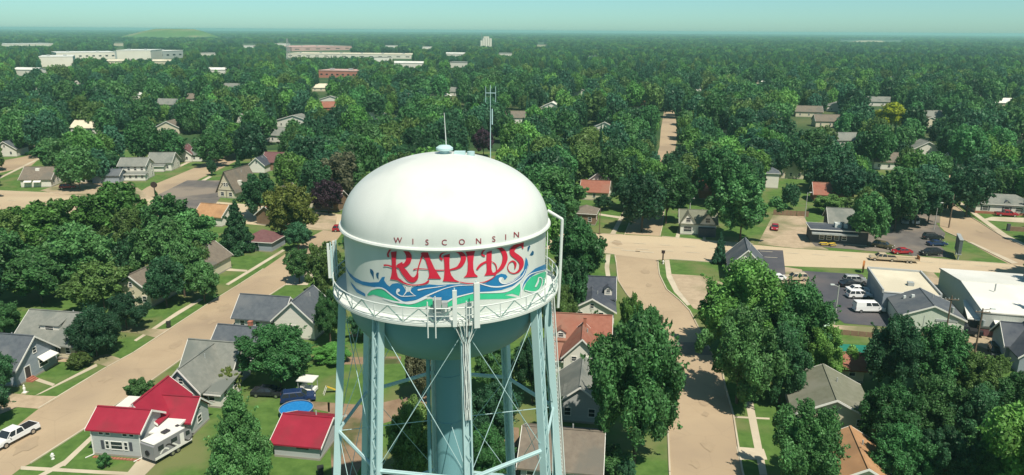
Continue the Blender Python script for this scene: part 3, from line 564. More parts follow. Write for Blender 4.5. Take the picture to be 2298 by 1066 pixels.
def door(parent, x, y, face, wd=1.0, ht=2.1, mat='door_dark'):
    k = (wd, ht, mat)
    if k not in DM:
        d = MB(); d.box(-wd / 2, -.05, 0, wd / 2, -.003, ht); f = MB(); t = .1
        f.box(-wd / 2 - t, -.07, 0, -wd / 2, -.003, ht + t); f.box(wd / 2, -.07, 0, wd / 2 + t, -.003, ht + t); f.box(-wd / 2, -.07, ht, wd / 2, -.003, ht + t)
        DM[k] = (d.mesh('door', mat), f.mesh('door_frame', 'trim_white'))
    o = obj('door', DM[k][0], parent, (x, y, .2), (0, 0, {'F': 0, 'R': R(90), 'B': R(180), 'L': R(-90)}[face])); obj('door_frame', DM[k][1], o); return o
def block(h, u, v, w, d, ht, ridge='u', rise=2.4, ov=.45, wm='white_siding', rm='roof_grey', trim='trim_white', win=None, z0=0.0, gw=True, th=.2):
    b = MB(); b.add([(u, v, z0), (u + w, v, z0), (u + w, v + d, z0), (u, v + d, z0), (u, v, z0 + ht), (u + w, v, z0 + ht), (u + w, v + d, z0 + ht), (u, v + d, z0 + ht)],
                   [(0, 1, 5, 4), (1, 2, 6, 5), (2, 3, 7, 6), (3, 0, 4, 7), (0, 3, 2, 1)])
    zt = z0 + ht
    if ridge == 'v': b.add([(u, v, zt), (u + w, v, zt), (u + w / 2, v, zt + rise), (u, v + d, zt), (u + w, v + d, zt), (u + w / 2, v + d, zt + rise)], [(0, 1, 2), (4, 3, 5)])
    elif ridge == 'u': b.add([(u, v, zt), (u, v + d, zt), (u, v + d / 2, zt + rise), (u + w, v, zt), (u + w, v + d, zt), (u + w, v + d / 2, zt + rise)], [(1, 0, 2), (3, 4, 5)])
    b.build('wall', wm, h)
    if z0 == 0:
        f = MB(); f.box(u - .04, v - .04, 0, u + w + .04, v + d + .04, .28); f.build('foundation', 'foundation', h)
    r = MB(); t = MB()
    if ridge in 'uv' and ridge != '':
        span, ln = (w, d) if ridge == 'v' else (d, w); k = rise / (span / 2); e = zt - ov * k + .06; top = zt + rise + .06
        sec = [(-ov, e), (span / 2, top), (span + ov, e), (span + ov, e - th), (span / 2, top - th), (-ov, e - th)]
        f2 = (lambda a, z, c: (u + a, v + c, z)) if ridge == 'v' else (lambda a, z, c: (u + c, v + a, z))
        s1 = [sec[0], sec[1], sec[4], sec[5]]; s2 = [sec[1], sec[2], sec[3], sec[4]]
        for s_ in (s1, s2): r.prism(s_, lambda a, z: f2(a, z, -ov), lambda a, z: f2(a, z, ln + ov))
        tt = [(-ov - .02, e + .03), (span / 2, top + .035), (span + ov + .02, e + .03), (span + ov + .02, e - th - .06), (span / 2, top - th - .06), (-ov - .02, e - th - .06)]
        for c0 in (-ov - .07, ln + ov + .003):
            if c0 > 0: t.build('fascia', trim, h); t = MB()
            for s_ in ([tt[0], tt[1], tt[4], tt[5]], [tt[1], tt[2], tt[3], tt[4]]): t.prism(s_, lambda a, z: f2(a, z, c0), lambda a, z: f2(a, z, c0 + .067))
        cap = MB(); cap.bar(f2(span / 2, top + .02, -ov), f2(span / 2, top + .02, ln + ov), .3, .06); 
    elif ridge == 'h':
        m = min(w, d) / 2 + ov; lo = zt - .08
        if w >= d: A, B = (u + d / 2, v + d / 2), (u + w - d / 2, v + d / 2)
        else: A, B = (u + w / 2, v + w / 2), (u + w / 2, v + d - w / 2)
        c4 = [(u - ov, v - ov), (u + w + ov, v - ov), (u + w + ov, v + d + ov), (u - ov, v + d + ov)]
        vs = [(x, y, lo) for x, y in c4] + [(x, y, lo - .18) for x, y in c4] + [(A[0], A[1], zt + rise), (B[0], B[1], zt + rise)]
        ff = [(0, 1, 9, 8), (1, 2, 9), (2, 3, 8, 9), (3, 0, 8)] if w >= d else [(0, 1, 8), (1, 2, 9, 8), (2, 3, 9), (3, 0, 8, 9)]
        r.add(vs, ff + [(0, 4, 5, 1), (1, 5, 6, 2), (2, 6, 7, 3), (3, 7, 4, 0), (4, 7, 6, 5)])
        for p, q in zip(c4, c4[1:] + c4[:1]): t.bar((p[0], p[1], lo - .09), (q[0], q[1], lo - .09), .08, .16)
    elif ridge == 'f':
        r.box(u - ov, v - ov, zt, u + w + ov, v + d + ov, zt + th)
        for p in (((u - ov, v - ov), (u + w + ov, v - ov)), ((u + w + ov, v - ov), (u + w + ov, v + d + ov)), ((u + w + ov, v + d + ov), (u - ov, v + d + ov)), ((u - ov, v + d + ov), (u - ov, v - ov))):
            t.bar((*p[0], zt + th / 2), (*p[1], zt + th / 2), .1, th + .04)
    elif ridge == 's':                                                # lean-to falling towards the camera side
        r.add([(u - ov, v - ov, zt - .1), (u + w + ov, v - ov, zt - .1), (u + w + ov, v + d, zt + rise), (u - ov, v + d, zt + rise), (u - ov, v - ov, zt - .25), (u + w + ov, v - ov, zt - .25), (u + w + ov, v + d, zt + rise - .15), (u - ov, v + d, zt + rise - .15)],
              [(0, 1, 2, 3), (7, 6, 5, 4), (0, 4, 5, 1), (1, 5, 6, 2), (2, 6, 7, 3), (3, 7, 4, 0)])
        t.bar((u - ov, v - ov - .05, zt - .18), (u + w + ov, v - ov - .05, zt - .18), .06, .2)
    ro = r.build('roof', rm, h)
    if t.v: t.build('fascia', trim, h)
    if ridge in 'uv' and ridge != '': cap.build('ridge_cap', rm, ro)
    if win:
        for face, spec in win.items():
            n_, rows = (spec, None) if isinstance(spec, int) else spec
            rows = rows or ([z0 + 1.65] if ht < 4.3 else [z0 + 1.55, z0 + ht - 1.15])
            for z in rows:
                for i in range(n_):
                    s_ = (i + .5) / n_
                    if face == 'F': window(h, u + w * s_, v, z, 'F')
                    if face == 'B': window(h, u + w * s_, v + d, z, 'B')
                    if face == 'R': window(h, u + w, v + d * s_, z, 'R')
                    if face == 'L': window(h, u, v + d * s_, z, 'L')
    if gw and rise > 1.9 and ht < 6:
        if ridge == 'v': window(h, u + w / 2, v, zt + rise * .34, 'F', .8, 1.0)
        if ridge == 'u': window(h, u + w, v + d / 2, zt + rise * .34, 'R', .8, 1.0)
    return ro
def house(label, px, blocks, ang=-10, anchor=0.0, cat='house', name='house', group=None, chim=None, extra=None, loc=None):
    p = loc or at(*px); a = R(ang); p = p - Vector((math.cos(a), math.sin(a), 0)) * anchor
    h = thing(name, label, cat, (p.x, p.y, 0), a, group); roofs = []
    for bl in blocks: roofs.append(block(h, **bl))
    for (u, v, z0, z1, s_) in (chim or []):
        c = MB(); c.box(u - s_ / 2, v - s_ / 2, z0, u + s_ / 2, v + s_ / 2, z1); c.box(u - s_ / 2 - .06, v - s_ / 2 - .06, z1, u + s_ / 2 + .06, v + s_ / 2 + .06, z1 + .12); c.build('chimney', 'brick_red', roofs[0])
    if extra: extra(h, roofs)
    # roof vent pipes
    bl = blocks[0]
    if bl.get('ridge', 'u') in ('u', 'v') and bl.get('z0', 0) == 0:
        q = MB(); uu, vv = bl['u'] + bl['w'] * .62, bl['v'] + bl['d'] * .62; q.tube((uu, vv, bl['ht'] + bl.get('rise', 2.4) * .3), (uu, vv, bl['ht'] + bl.get('rise', 2.4) * .76 + .7), .09, n=8); q.build('vent_pipe', 'steel_grey', roofs[0])
    return h
def dormer(h, roof, u, v, z, w=1.6, d=2.4, ht=1.1, rise=.7, wm='white_siding', rm='roof_grey', shed=False):
    b = MB(); b.box(u, v, z - .6, u + w, v + d, z + ht)
    if not shed: b.add([(u, v, z + ht), (u + w, v, z + ht), (u + w / 2, v, z + ht + rise)], [(0, 1, 2)])
    b.build('dormer', wm, h)
    r = MB(); o = .18
    if shed: r.add([(u - o, v - o, z + ht), (u + w + o, v - o, z + ht), (u + w + o, v + d + .6, z + ht + rise), (u - o, v + d + .6, z + ht + rise), (u - o, v - o, z + ht + .14), (u + w + o, v - o, z + ht + .14), (u + w + o, v + d + .6, z + ht + rise + .14), (u - o, v + d + .6, z + ht + rise + .14)], [(3, 2, 1, 0), (4, 5, 6, 7), (0, 1, 5, 4), (1, 2, 6, 5), (2, 3, 7, 6), (3, 0, 4, 7)])
    else:
        for s_ in ([(-o, ht - .1), (w / 2, ht + rise + .08), (w / 2, ht + rise - .06), (-o, ht - .24)], [(w / 2, ht + rise + .08), (w + o, ht - .1), (w + o, ht - .24), (w / 2, ht + rise - .06)]):
            r.prism(s_, lambda a, c: (u + a, v - o, z + c), lambda a, c: (u + a, v + d, z + c))
    r.build('dormer_roof', rm, h); window(h, u + w / 2, v, z + ht * .55, 'F', min(w * .6, 1.6), .85)
# ---- vehicles ------------------------------------------------------
VM = {}
def wheel_mesh(r):
    k = ('wheel', r)
    if k not in VM:
        t = MB(); t.tube((0, -.11, 0), (0, .11, 0), r, n=14); m = MB(); m.tube((0, -.125, 0), (0, .125, 0), r * .62, n=10)
        VM[k] = (t.mesh('tyre', 'rubber'), m.mesh('rim', 'chrome'))
    return VM[k]
SPEC = {  # length, width, body profile (x along from rear 0..L, z), cabin: rear0, rear1(top), front1(top), front0, belt, top
    'sedan': (4.7, 1.82, [(0, .35), (0, .85), (.9, .95), (3.3, .93), (4.5, .78), (4.7, .6), (4.7, .35)], (.75, 1.35, 2.75, 3.55, .93, 1.43), .32, (.85, 3.85)),
    'suv': (4.8, 1.9, [(0, .42), (0, 1.02), (.3, 1.08), (3.5, 1.06), (4.6, .98), (4.8, .75), (4.8, .42)], (.05, .4, 2.95, 3.65, 1.06, 1.72), .36, (.9, 3.9)),
    'pickup': (5.8, 1.98, [(0, .5), (0, 1.12), (2.2, 1.12), (4.35, 1.12), (5.6, 1.06), (5.8, .85), (5.8, .5)], (2.15, 2.35, 3.85, 4.55, 1.12, 1.82), .39, (1.1, 4.85)),
    'van': (5.6, 2.0, [(0, .45), (0, 1.15), (4.4, 1.15), (5.35, 1.05), (5.6, .85), (5.6, .45)], (.02, .12, 4.0, 4.75, 1.15, 2.15), .36, (1.0, 4.6))}
def vehicle(kind, label, mat, pr, pf, cat=None, name=None, group=None, off=0.0, ln=None):
    """pr, pf: photo points under the tail and under the nose (they give the place and the heading)"""
    a, c = at(*pr), at(*pf); d = (c - a); d.normalize(); mid = (a + c) / 2; L, W_, prof_, cab, wr, axles = SPEC[kind]
    rz = math.atan2(d.y, d.x); base = mid - d * L / 2; base.z = .03 + off
    t = thing(name or {'sedan': 'parked_car', 'suv': 'parked_car', 'pickup': 'pickup_truck', 'van': 'van'}[kind], label, cat or {'sedan': 'car', 'suv': 'car', 'pickup': 'truck', 'van': 'van'}[kind], base, rz, group)
    k = (kind, mat)
    if k not in VM:
        b = MB(); y = W_ / 2
        b.prism(prof_, lambda x, z: (x, -y + (.05 if z > .9 else 0), z), lambda x, z: (x, y - (.05 if z > .9 else 0), z))
        if kind == 'pickup': pass
        r0, r1, f1, f0, zb, zt = cab; g = MB(); yi, yo = y - .22, y - .06
        g.add([(r0, -yo, zb), (f0, -yo, zb), (f0, yo, zb), (r0, yo, zb), (r1, -yi, zt - .06), (f1, -yi, zt - .06), (f1, yi, zt - .06), (r1, yi, zt - .06)], [(0, 1, 5, 4), (1, 2, 6, 5), (2, 3, 7, 6), (3, 0, 4, 7), (4, 5, 6, 7)])
        rf = MB(); rf.add([(r1 - .04, -yi - .02, zt - .07), (f1 + .04, -yi - .02, zt - .07), (f1 + .04, yi + .02, zt - .07), (r1 - .04, yi + .02, zt - .07), (r1 + .1, -yi + .08, zt + .02), (f1 - .12, -yi + .08, zt + .02), (f1 - .12, yi - .08, zt + .02), (r1 + .1, yi - .08, zt + .02)], [(0, 1, 5, 4), (1, 2, 6, 5), (2, 3, 7, 6), (3, 0, 4, 7), (4, 5, 6, 7), (3, 2, 1, 0)])
        npil = 3 if kind in ('suv', 'van') else 2                      # pillars in body colour, front, back and between
        for s_ in (-1, 1):
            for f in [0, 1] + [i / npil for i in range(1, npil)]:
                x0, x1 = r0 + (f0 - r0) * f, r1 + (f1 - r1) * f; wd = .1 if f in (0, 1) else .14
                if kind == 'van' and f < .5 and f > 0: wd = .1
                rf.bar((x0, s_ * (yo + .012), zb), (x1, s_ * (yi + .012), zt - .05), wd, .03, up=(0, 1, 0))
            if kind == 'van': rf.add([(r0, s_ * (yo + .02), zb), (r0 + 1.9, s_ * (yo + .02), zb), (r1 + 1.8, s_ * (yi + .02), zt), (r1, s_ * (yi + .02), zt)], [(0, 1, 2, 3)]); rf.add([(r0 + 1.9, s_ * (yo + .02), zb), (f0 - .3, s_ * (yo + .02), zb), (f0 - .3, s_ * (yo + .0), zb + .3), (r0 + 1.9, s_ * (yo + .0), zb + .3)], [(0, 1, 2, 3)])
        if kind == 'van': rf.box(r0 - .02, -yo, zb, r0 + .05, yo, zt - .3)
        bt = MB(); bt.box(-.08, -y + .08, .38, .02, y - .08, .58); bt.box(L - .02, -y + .08, .38, L + .08, y - .08, .58)
        hl = MB(); hl.box(L - .06, -.16, -.09, L + .03, .16, .09); tl = MB(); tl.box(-.03, -.1, -.17, .05, .1, .17)
        pl = MB()
        if kind == 'pickup': pl.box(.12, -y + .14, 1.0, 2.05, y - .14, 1.125)
        mr = MB(); mr.box(-.06, -.12, -.08, .06, .12, .08)
        VM[k] = (b.mesh('body', mat), g.mesh('window_glass', 'glass_dark'), rf.mesh('roof', mat), bt.mesh('bumper', 'chrome' if kind == 'pickup' else mat), hl.mesh('headlight', 'lamp_clear'), tl.mesh('tail_light', 'lamp_red'), pl.mesh('truck_bed', 'rubber') if pl.v else None, mr.mesh('mirror', mat))
    bd, g, rf, bt, hl, tl, pl, mr = VM[k]
    bo = obj('body', bd, t); obj('window_glass', g, t); obj('roof', rf, t); obj('bumper', bt, t)
    if pl: obj('truck_bed', pl, t)
    zh = prof_[-3][1] - .05
    for s_ in (-1, 1):
        obj('headlight', hl, t, (0, s_ * (W_ / 2 - .28), zh)); obj('tail_light', tl, t, (0, s_ * (W_ / 2 - .14), prof_[1][1] - .2)); obj('mirror', mr, t, (cab[3] - .35, s_ * (W_ / 2 + .05), cab[4] + .1))
        for x in axles:
            ty, rm = wheel_mesh(wr); wo_ = obj('wheel', ty, t, (x, s_ * (W_ / 2 - .08), wr)); obj('rim', rm, wo_)
    return t
# ---- poles, lamps, signs ------------------------------------------------
def pole_(px, top, label, mat='wood_pole', r=.16, arm=0, arm_h=.6, tr=False, lamp=None, name='utility_pole', cat='utility pole', group=None):
    """px = foot in the photo, top = photo row of its tip"""
    p = at(*px); lo, hi = 1.0, 60.0
    for _ in range(30):
        m = (lo + hi) / 2
        if proj((p.x, p.y, m))[1] > top: lo = m
        else: hi = m
    h = lo; t = thing(name, label, cat, p, GA, group)
    MB().tube((0, 0, 0), (0, 0, h), r, r * .65, 10).build('pole', mat, t)
    if arm:
        for k in range(arm):
            z = h - arm_h - k * .9; a = MB(); a.bar((-1.15, -.16, z), (1.15, -.16, z), .12, .14); ao = a.build('crossarm', mat, t)
            for x in (-1.0, -.45, .45, 1.0): MB().tube((x, -.16, z + .07), (x, -.16, z + .3), .05, n=6).build('insulator', 'steel_white', ao)
    if tr: MB().tube((.42, -.1, h - 3.0), (.42, -.1, h - 2.0), .26, n=12).build('transformer', 'steel_grey', t)
    if lamp:
        MB().tube((0, 0, h - .3), (lamp, -.2, h + .1), .05, n=6).build('arm', mat, t)
        l = MB(); l.box(lamp - .35, -.38, h + .02, lamp + .35, -.02, h + .2); l.build('lamp_head', 'steel_white', t)
    return t
# ================================================================== TREES
def leaf_mesh(name, lobes, n, leaf, seed, droop=0.0, core=.70):
    g = np.random.default_rng(seed); C = np.array([l[0] for l in lobes]); Q = np.array([l[1] for l in lobes]); K = len(lobes)
    ltint = g.uniform(.72, 1.28, K); wgt = (Q.prod(1)) ** (2 / 3); wgt /= wgt.sum()
    P = []; N = []; Tn = []; have = 0
    while have < n:
        m = n * 2; k = g.choice(K, m, p=wgt); d = g.normal(size=(m, 3)); d /= np.linalg.norm(d, axis=1)[:, None]
        rr_ = g.uniform(.80, 1.08, m)[:, None]; p = C[k] + Q[k] * d * rr_
        keep = np.ones(m, bool)
        for j in range(K):                                            # drop what lies deep inside another lobe
            q = (p - C[j]) / Q[j]; keep &= ~(((q * q).sum(1) < .55) & (k != j))
        keep &= p[:, 2] > -.02
        p, d, k = p[keep], d[keep], k[keep]; P.append(p); N.append(d); Tn.append(ltint[k]); have += len(p)
    P = np.concatenate(P)[:n]; N = np.concatenate(N)[:n]; Tn = np.concatenate(Tn)[:n]
    N = N + g.normal(size=(n, 3)) * .8 + np.array([0, 0, .25 - droop]); N /= np.linalg.norm(N, axis=1)[:, None]
    ns = int(n * .14); sp = g.integers(0, n - ns, max(12, ns // 26))     # shoots that stick out of the crown
    j = np.arange(ns) % len(sp); out = np.array([0, 0, .42]); dv = P[sp] - out; f = g.uniform(0, 1, ns)[:, None] ** .7
    L0 = g.uniform(.05, .26, len(sp))[j][:, None]
    dn = dv[j] / np.linalg.norm(dv[j], axis=1)[:, None]; P[n - ns:] = P[sp][j] + dn * f * L0 * np.array([1, 1, .55]) + g.normal(size=(ns, 3)) * .022 * (1.2 - f)
    A = np.cross(N, g.normal(size=(n, 3))); A /= np.linalg.norm(A, axis=1)[:, None]; B = np.cross(N, A)
    s = leaf * g.uniform(.55, 1.35, n)[:, None]
    V = np.stack([P - A * s, P - B * s * .55 + N * s * .12, P + A * s, P + B * s * .55 + N * s * .12], 1).reshape(-1, 3)
    dz = (V.reshape(n, 4, 3) - P[:, None, :]); dz[..., 2] *= .48; V = (P[:, None, :] + dz).reshape(-1, 3)
    V[:, 2] = np.maximum(V[:, 2], -.05)
    F = np.arange(4 * n).reshape(-1, 4); tint = np.repeat(Tn * (g.uniform(.68, 1.32, n) if n > 5000 else g.uniform(.82, 1.18, n)), 4)
    # opaque heart of every lobe
    bm = bmesh.new(); cv_ = []; cf = []
    bmesh.ops.create_icosphere(bm, subdivisions=1, radius=1.0); iv = np.array([v.co[:] for v in bm.verts]); ifc = np.array([[v.index for v in f.verts] for f in bm.faces]); bm.free()
    for j in range(K):
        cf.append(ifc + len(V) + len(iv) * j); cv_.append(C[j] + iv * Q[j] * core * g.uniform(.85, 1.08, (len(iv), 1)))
    CV = np.concatenate(cv_); CF = np.concatenate(cf); VV = np.concatenate([V, CV])
    me = bpy.data.meshes.new(name); me.vertices.add(len(VV)); me.vertices.foreach_set('co', VV.astype(np.float32).ravel())
    loops = np.concatenate([F.ravel(), CF.ravel()]); me.loops.add(len(loops)); me.loops.foreach_set('vertex_index', loops.astype(np.int32))
    nf = len(F) + len(CF); me.polygons.add(nf)
    me.polygons.foreach_set('loop_start', np.concatenate([np.arange(len(F)) * 4, 4 * len(F) + np.arange(len(CF)) * 3]).astype(np.int32))
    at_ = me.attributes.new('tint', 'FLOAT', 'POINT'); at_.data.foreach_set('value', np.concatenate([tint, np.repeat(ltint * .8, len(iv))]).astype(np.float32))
    me.materials.append(MATS['foliage']); me.update(calc_edges=True); me.validate(); return me
def lobes_for(style, seed, fine=False):
    g = random.Random(seed); out = []
    if fine and style in ('round', 'broad'):                          # many small boughs set on a few big ones
        for c, q in lobes_for(style, seed):
            if q[0] > .45: out.append((c, q)); continue
            for _ in range(4):
                d = Vector((g.gauss(0, 1), g.gauss(0, 1), g.gauss(0, 1) * .8 + .15)).normalized(); k = g.uniform(.30, .55); e = g.uniform(.42, .66)
                out.append(((c[0] + d.x * q[0] * k * 1.5, c[1] + d.y * q[1] * k * 1.5, c[2] + d.z * q[2] * k * 1.5), (q[0] * e, q[1] * e, q[2] * e)))
        return out
    if style == 'round' or style == 'broad':
        K = 34 if style == 'round' else (30 if seed % 2 else 21)
        for i in range(K):
            t = (i + .5) / K; z = 1 - 1.75 * t; a = i * 2.39996 + g.uniform(-.3, .3); q = math.sqrt(max(0, 1 - z * z)); k = g.uniform(.60, .80) if style == 'round' else (g.uniform(.46, .84) if seed % 2 else g.uniform(.50, .98))
            s = g.uniform(.20, .32) if style == 'round' else g.uniform(.18, .36)
            out.append(((math.cos(a) * q * k, math.sin(a) * q * k, .5 + .5 * z * k), (s, s, s * .62)))
        out.append(((0, 0, .5), (.5, .5, .3)))
    elif style == 'pyramid':
        for i in range(36):
            t = (i + .5) / 36; z = t ** 1.15; a = i * 2.39996; rr_ = (1 - z) ** .75 * g.uniform(.55, .85); s = .12 + .2 * (1 - z) * g.uniform(.7, 1.1)
            out.append(((math.cos(a) * rr_, math.sin(a) * rr_, .08 + .86 * z), (s, s, s * .42)))
        out.append(((0, 0, .35), (.5, .5, .3)))
    elif style == 'conifer':
        for i in range(54):
            z = ((i + .5) / 54) ** 1.1; a = i * 2.39996 + g.uniform(-.4, .4); rr_ = (1 - z) * g.uniform(.55, .8); s = .06 + .17 * (1 - z)
            out.append(((math.cos(a) * rr_, math.sin(a) * rr_, .04 + .92 * z), (s * 1.25, s * 1.25, s * .35)))
        out.append(((0, 0, .3), (.35, .35, .28))); out.append(((0, 0, .65), (.17, .17, .26)))
    return out
STY = {'round': 4, 'broad': 4, 'pyramid': 2, 'conifer': 2}
CM = {}
for st, cnt in STY.items():
    for i in range(cnt):
        lb = lobes_for(st, 11 * i + len(st))
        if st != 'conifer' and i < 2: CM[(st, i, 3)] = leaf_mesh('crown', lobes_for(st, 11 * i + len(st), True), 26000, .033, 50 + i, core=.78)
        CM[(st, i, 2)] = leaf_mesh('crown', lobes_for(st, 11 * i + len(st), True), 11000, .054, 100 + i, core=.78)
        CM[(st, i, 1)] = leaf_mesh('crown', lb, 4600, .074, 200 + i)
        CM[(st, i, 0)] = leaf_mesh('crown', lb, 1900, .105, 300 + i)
tb = MB(); tb.tube((0, 0, 0), (0, 0, .55), .5, .38, 9); tb.tube((0, 0, .55), (.3, .1, 1), .38, .2, 7)
for k in range(4): tb.tube((0, 0, .5 + .08 * k), (2.6 * math.cos(k * 1.7), 2.6 * math.sin(k * 1.7), .85 + .1 * k), .2, .07, 6)
TRUNK = tb.mesh('trunk', 'bark')
TINT = {'green': (.074, .200, .062), 'dark': (.041, .122, .052), 'bright': (.118, .275, .060), 'olive': (.118, .208, .056), 'bluish': (.048, .146, .074), 'brownish': (.104, .115, .062), 'purple': (.050, .024, .040), 'yellow': (.38, .42, .022), 'orange': (.18, .23, .050)}
TREES = []
def tree(x, y, h, r, style, tint, label, group=None, cb=None, lod=2, nm=None, cat='tree', parts=True):
    i = rnd.randrange(STY[style]); cb = cb if cb is not None else (.02 if style in ('conifer', 'pyramid') else .13) * h
    dpt = proj((x, y, h * .5))[2]
    if lod == 2 and dpt < 135 and r > 2.6 and style != 'conifer': lod = 3; i = i % 2
    t = thing(nm or ('conifer_tree' if style == 'conifer' else 'broadleaf_tree'), label, cat, (x, y, 0), rnd.uniform(0, 6.28), group)
    c = obj('crown', CM[(style, i, lod)], t, (0, 0, cb), None, (r, r, h - cb)); v = rnd.uniform(.88, 1.12); c.color = tuple(q * v for q in TINT[tint]) + (1,)
    tr_ = min(.5, .09 + .025 * h); obj('trunk', TRUNK, t, (0, 0, 0), None, (tr_, tr_, max(cb, .3) + (h - cb) * .45))
    TREES.append((x, y, r)); return t
def tpx(x0, y0, x1, y1, style, tint, label, base=None, group=None, cb=None, lod=2, nm=None, cat='tree', hmul=1.0):
    """crown box in the photo (x0,y0 top-left, x1,y1 bottom-right); its foot stands at row `base`"""
    xc = (x0 + x1) / 2; by = base if base else y1 - (y1 - y0) * .10
    p = at(xc, by); depth = proj(p)[2]; r = (x1 - x0) / 2 * depth / FPX; lo, hi = .3, 40.0
    for _ in range(30):
        m = (lo + hi) / 2
        if proj((p.x, p.y, m))[1] > y0: lo = m
        else: hi = m
    return tree(p.x, p.y, lo * hmul, r, style, tint, label, group, cb, lod, nm, cat)
# ================================================================== BUILDINGS
B_ = lambda u, v, w, d, ht, ridge, rise, rm, wm='white_siding', **k: dict(u=u, v=v, w=w, d=d, ht=ht, ridge=ridge, rise=rise, rm=rm, wm=wm, **k)
def x_red(h, rf):
    for x in (1.3, 2.2, 4.5, 5.4): window(h, x, 0, 3.3, 'F', .75, .8)
    window(h, 3.2, 0, 1.55, 'F', 1.7, 1.2); window(h, 1.95, 0, 1.55, 'F', .6, 1.2); window(h, 4.45, 0, 1.55, 'F', .6, 1.2)
    s_ = MB(); s_.box(1.1, -.05, .95, 1.5, -.003, 2.15); s_.box(4.9, -.05, .95, 5.3, -.003, 2.15); s_.build('shutter', 'dark_wall', h)
    for x in (-.08, 6.42): d = MB(); d.box(x, -.14, .1, x + .12, -.04, 3.8); d.bar((x + .06, -.1, .15), (x - .5, -1.0, .1), .1); d.build('downspout', 'trim_white', h)
    window(h, 9.8, 7.9, 1.5, 'R', 1.1, 1.1); door(h, 9.1, 2.8, 'R')
    for i in range(14): b = MB(); b.box(.2 + i * .45, -.75, 0, .55 + i * .45, -.35, .12); b.build('edging_stone', 'brick_red', h)
house('red metal roofed grey house beside the travel trailer', (213, 1020), [B_(0, 0, 6.5, 4.6, 4.0, 'u', 1.5, 'roof_red', 'grey_siding', gw=False), B_(.9, 3.6, 5.6, 7.5, 3.3, 'v', 2.2, 'roof_red', 'grey_siding', gw=False), B_(4.2, 5.6, 5.6, 4.6, 2.6, 'u', 2.0, 'roof_red', 'grey_siding'), B_(6.5, 2.0, 2.6, 3.8, 2.4, 'f', 0, 'roof_white', 'white_siding', ov=.2), B_(-1.2, 5.4, 2.1, 4.2, 2.8, 'f', 0, 'roof_white', 'white_siding', ov=.2)], ang=-7, extra=x_red)
def x_ga(h, rf): window(h, 3.1, -1.4, 1.7, 'F', 1.1, 1.4)
house('grey house with cross gabled grey roofs right behind the red roofed house', (382, 900), [B_(.4, -1.4, 5.4, 8.4, 3.1, 'v', 3.0, 'roof_grey', 'grey_siding', win={'L': 2}), B_(-.8, 5.0, 7.8, 5.2, 3.4, 'u', 3.0, 'roof_grey', 'grey_siding', win={'R': 1}), B_(5.8, -.6, 2.6, 5.4, 2.4, 's', .9, 'roof_grey', 'white_siding', win={'F': 1, 'R': 2}, gw=False)], ang=-10, extra=x_ga)
house('dark slate roofed house between the grey house and the white gabled house', (478, 815), [B_(0, 0, 8.0, 6.2, 3.0, 'u', 2.5, 'roof_slate', 'grey_siding', win={'F': 3, 'R': 1})], ang=-10, chim=[(5.2, 3.4, 4, 6.2, .6)])
def x_wg(h, rf): window(h, 3.9, 0, 2.1, 'F', .8, 1.0); window(h, 3.0, 0, 2.1, 'F', .8, 1.0)
house('white gabled house with a long slate roof beside the tower leg', (618, 757), [B_(0, 0, 7.4, 8, 3.6, 'v', 3.4, 'roof_slate', 'white_siding', gw=False), B_(-8.2, 1.2, 8.8, 6.6, 3.0, 'u', 2.9, 'roof_slate', 'grey_siding', win={'F': 3})], ang=-10, extra=x_wg)
def x_gar(h, rf):
    b = MB(); b.box(3.0, -.05, 1.4, 4.6, -.003, 1.9); b.build('window', 'glass_dark', h)
house('low garage with a bright red metal roof by the round blue pool', (617, 1024), [B_(0, 0, 6.0, 7.6, 2.2, 'u', 1.7, 'roof_red', 'grey_siding', gw=False)], ang=-9, extra=x_gar, cat='garage', name='garage')
def x_sl(h, rf):
    door(h, 11.5, 2.2, 'R'); window(h, 11.5, 5.4, 1.6, 'R', 1.8, 1.3)
    s_ = MB()
    for k in range(3): s_.box(11.5 + .35 * k, 1.6, 0, 11.85 + .35 * k, 2.9, .5 - .16 * k)
    s_.build('steps', 'brick_red', h)
    a = MB(); a.add([(11.45, 4.4, 2.9), (11.45, 7.2, 2.9), (12.7, 7.4, 2.35), (12.7, 4.2, 2.35), (11.45, 4.4, 2.8), (11.45, 7.2, 2.8), (12.7, 7.4, 2.25), (12.7, 4.2, 2.25)], [(0, 1, 2, 3), (7, 6, 5, 4), (0, 4, 5, 1), (1, 5, 6, 2), (2, 6, 7, 3), (3, 7, 4, 0)]); a.build('awning', 'trim_white', h)
house('slate blue roofed house with red entry steps at the left edge', (40, 868), [B_(0, 0, 11.5, 8.2, 3.0, 'u', 3.5, 'roof_slate', 'blue_siding', win={'F': 4})], anchor=11.5, ang=-9, extra=x_sl)
def x_gr(h, rf):
    dormer(h, rf[0], 3.4, 1.6, 4.0, 3.4, 2.4, .9, .9, rm='roof_grey', shed=True); door(h, 3.2, 0, 'F')
    window(h, 7.0, 0, 1.6, 'F', 1.0, 1.3, True); window(h, 9.3, 0, 1.6, 'F', .9, 1.2)
house('wide grey roofed bungalow with a shed dormer behind the round dark tree', (42, 797), [B_(0, 0, 10.6, 9, 3.0, 'u', 3.3, 'roof_grey', 'cream_siding', gw=False, ov=.7), B_(2.2, -2.4, 2.8, 2.4, 2.4, 'v', .8, 'roof_grey', 'cream_siding', gw=False)], ang=-9, extra=x_gr)
